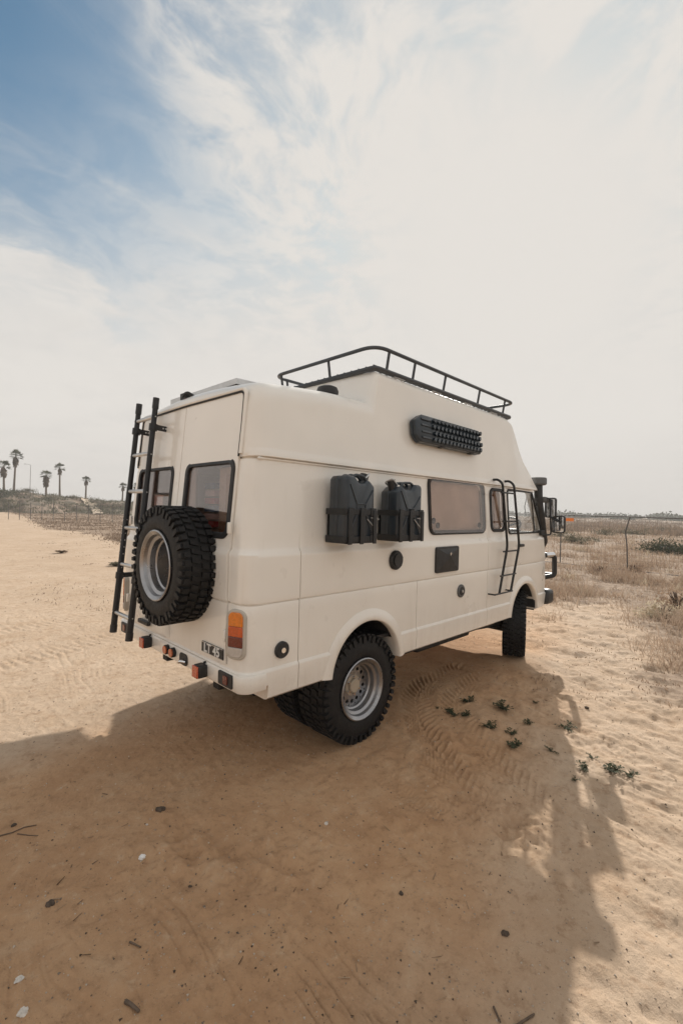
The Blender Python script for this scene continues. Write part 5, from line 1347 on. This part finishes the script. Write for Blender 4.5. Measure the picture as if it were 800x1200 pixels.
# ---- stones, clods and sticks
def lump(name, px, py, size, mat, label, cat, seed, squash=.6, group=None):
    size *= .62 if name == 'earth_clod' else .85
    p = at_px(px, py); rs = np.random.RandomState(seed); bm = bmesh.new(); bmesh.ops.create_icosphere(bm, subdivisions=3, radius=1)
    k_ = rs.randn(6, 3); k_ /= np.linalg.norm(k_, axis=1)[:, None]
    for v in bm.verts:
        c = np.array(v.co); q = 1 + .22 * sum(max(0, float(c @ kk)) ** 3 * rs_ for kk, rs_ in zip(k_, (1, -1, .8, -.9, .7, -.6))); v.co = v.co * q; v.co.z *= squash
    me = bpy.data.meshes.new(name)
    for v in bm.verts:
        c = np.array(v.co) * 2.1 + seed; v.co *= size * (1 + .35 * float(perlin(np.array([c[0] + c[2]]), np.array([c[1] - c[2]]), seed)[0]))
    bm.to_mesh(me); bm.free(); me.materials.append(mat); o = bpy.data.objects.new(name, me); COL.objects.link(o); o.location = (p.x, p.y, gz(p.x, p.y) + size * squash * .35); o.rotation_euler = (0, 0, seed)
    return tag(o, label, cat, group)
lump('stone', 166, 1007, .020, material('white stone', (.78, .76, .73), .8, var=.06), 'bright white stone on the shaded dirt left of centre', 'stone', 1, .7)
lump('stone', 26, 1192, .020, STONE, 'pale rounded stone at the bottom left corner', 'stone', 2)
lump('stone', 23, 1152, .017, STONE, 'flat tan stone chip above the bottom left corner', 'stone', 3, .35)
lump('stone', 382, 967, .013, STONE, 'small beige pebble in the shade below the rear wheel', 'stone', 4)
lump('stone', 172, 968, .008, STONE, 'tiny pale pebble behind the white stone', 'stone', 9)
lump('earth_clod', 188, 952, .042, CLOD, 'largest dark clod on the shaded dirt behind the white stone', 'clod', 5, .45)
lump('earth_clod', 223, 1036, .014, CLOD, 'small black clod right of the white stone', 'clod', 6)
lump('earth_clod', 470, 1047, .018, CLOD, 'brown clod in the shade below the lit patch of sand', 'clod', 7)
lump('earth_clod', 592, 1093, .026, CLOD, 'dark clod at the lower right inside the shadow', 'clod', 8, .6)
lump('earth_clod', 16, 968, .022, CLOD, 'grey clod above the long twig at the left edge', 'clod', 10, .5)
lump('earth_clod', 58, 1062, .030, CLOD, 'low dark clod on the shaded dirt at the left', 'clod', 11, .35)
lump('earth_clod', 687, 831, .030, CLOD, 'lone dark clod on the sunlit sand at the right', 'clod', 12, .7)
def stick(pts, rr_, label, seed):
    rr_ *= .7; P = [at_px(*p) for p in pts]; c = P[0]; mb = MB(); rs = random.Random(seed); L = []
    for p in P: L.append((p.x - c.x + rs.uniform(-.002, .002), p.y - c.y, gz(p.x, p.y) + rr_ * .9))
    mb.tube(L, [rr_ * (1 - .5 * i / len(L)) for i in range(len(L))], 6)
    return tag(mb.build('stick', TWIG, None, ang=50, loc=(c.x, c.y, 0)), label, 'stick')
stick([(0, 981), (15, 977), (28, 972), (43, 969)], .006, 'long thin dark twig lying at the left edge of the shade', 1)
stick([(20, 979), (34, 981), (45, 981)], .004, 'short thin twig beside the long one at the left edge', 2)
stick([(147, 1178), (154, 1183), (163, 1190)], .011, 'thick dark stick near the bottom left', 3)
stick([(152, 1106), (158, 1108), (165, 1112)], .006, 'short curved dark stick above the thick one', 4)
stick([(578, 1180), (582, 1190), (586, 1200)], .006, 'pale upright twig at the bottom edge right of centre', 5)
stick([(604, 1199), (614, 1193), (626, 1187)], .007, 'pale twig slanting at the bottom edge, the right one of two', 6)
# small pebbles and crumbs scattered over the sand
n = 15000; rr = 1.0 * (14 / 1.0) ** RS.rand(n); a = YAW + rad(44) * (2 * RS.rand(n) - 1); x, y = CAMP.x + rr * np.cos(a), CAMP.y + rr * np.sin(a); z = terrain(x, y)
s_ = (.0016 + .005 * RS.rand(n) ** 4) * (1 + .10 * rr); base = np.array([[1, 0, 0], [-.4, .9, 0], [-.5, -.8, 0], [.1, .1, .8], [0, 0, -.6]])
V = (base[None] * s_[:, None, None] * (.7 + .6 * RS.rand(n, 5, 1))) ; V = V + np.stack([x, y, z], -1)[:, None, :]
F = np.arange(n)[:, None, None] * 5 + np.array([[0, 1, 3], [1, 2, 3], [2, 0, 3], [1, 0, 4], [2, 1, 4], [0, 2, 4]])[None]
PEB = leaf_mat('mixed pebbles', (.07, .05, .035), (.55, .46, .37), 0)
soup('pebbles', V.reshape(-1, 3), F.reshape(-1, 3), PEB)['kind'] = 'stuff'
# bits of straw and twig blown over the sand
n = 650; rr = 1.1 * (13 / 1.1) ** RS.rand(n); a = YAW + rad(42) * (2 * RS.rand(n) - 1); x, y = CAMP.x + rr * np.cos(a), CAMP.y + rr * np.sin(a)
k_ = RS.rand(n) < .3 + .9 * (fbm(x * .8, y * .8, 3, 130) > .1); x, y, rr = x[k_], y[k_], rr[k_]; n = len(x); z = terrain(x, y) + .004
g = RS.rand(n) * PI; L = (.006 + .018 * RS.rand(n) ** 2) * (1 + .05 * rr); wd = (.0010 + .0012 * RS.rand(n)) * (1 + .22 * rr)
dx, dy = np.cos(g), np.sin(g); c = np.stack([x, y, z], -1); D_ = np.stack([dx, dy, .15 * RS.randn(n)], -1) * L[:, None]; N_ = np.stack([-dy, dx, 0 * dx], -1) * wd[:, None]; U_ = np.array([0, 0, 1.]) * wd[:, None]
V = np.stack([c - D_ - N_, c - D_ + N_, c - D_ + U_, c + D_ - N_ * .5, c + D_ + N_ * .5, c + D_ + U_ * .5], 1).reshape(-1, 3); i = np.arange(n)[:, None, None] * 6
F = (i + np.array([[0, 1, 4, 3], [1, 2, 5, 4], [2, 0, 3, 5]])[None]).reshape(-1, 4)
soup('straw_litter', V, F, leaf_mat('straw bits', (.07, .045, .028), (.40, .29, .19), 0))['kind'] = 'stuff'

# ---- thin bright air: distant things pale
hz = MB().box((0, 0, 11.0), (11600, 11600, 30.0)).build('haze', material('unused', (.5, .5, .5)), None, ang=0)
hm = bpy.data.materials.new('haze air'); hm.use_nodes = True; t = NT(hm.node_tree); t.n.clear()
pv = t.node('ShaderNodeVolumePrincipled'); pv.inputs['Color'].default_value = (.95, .94, .93, 1); pv.inputs['Density'].default_value = .0011; pv.inputs['Anisotropy'].default_value = .0
o_ = t.node('ShaderNodeOutputMaterial'); t.l.new(pv.outputs[0], o_.inputs['Volume']); hz.data.materials.clear(); hz.data.materials.append(hm); hz['kind'] = 'stuff'
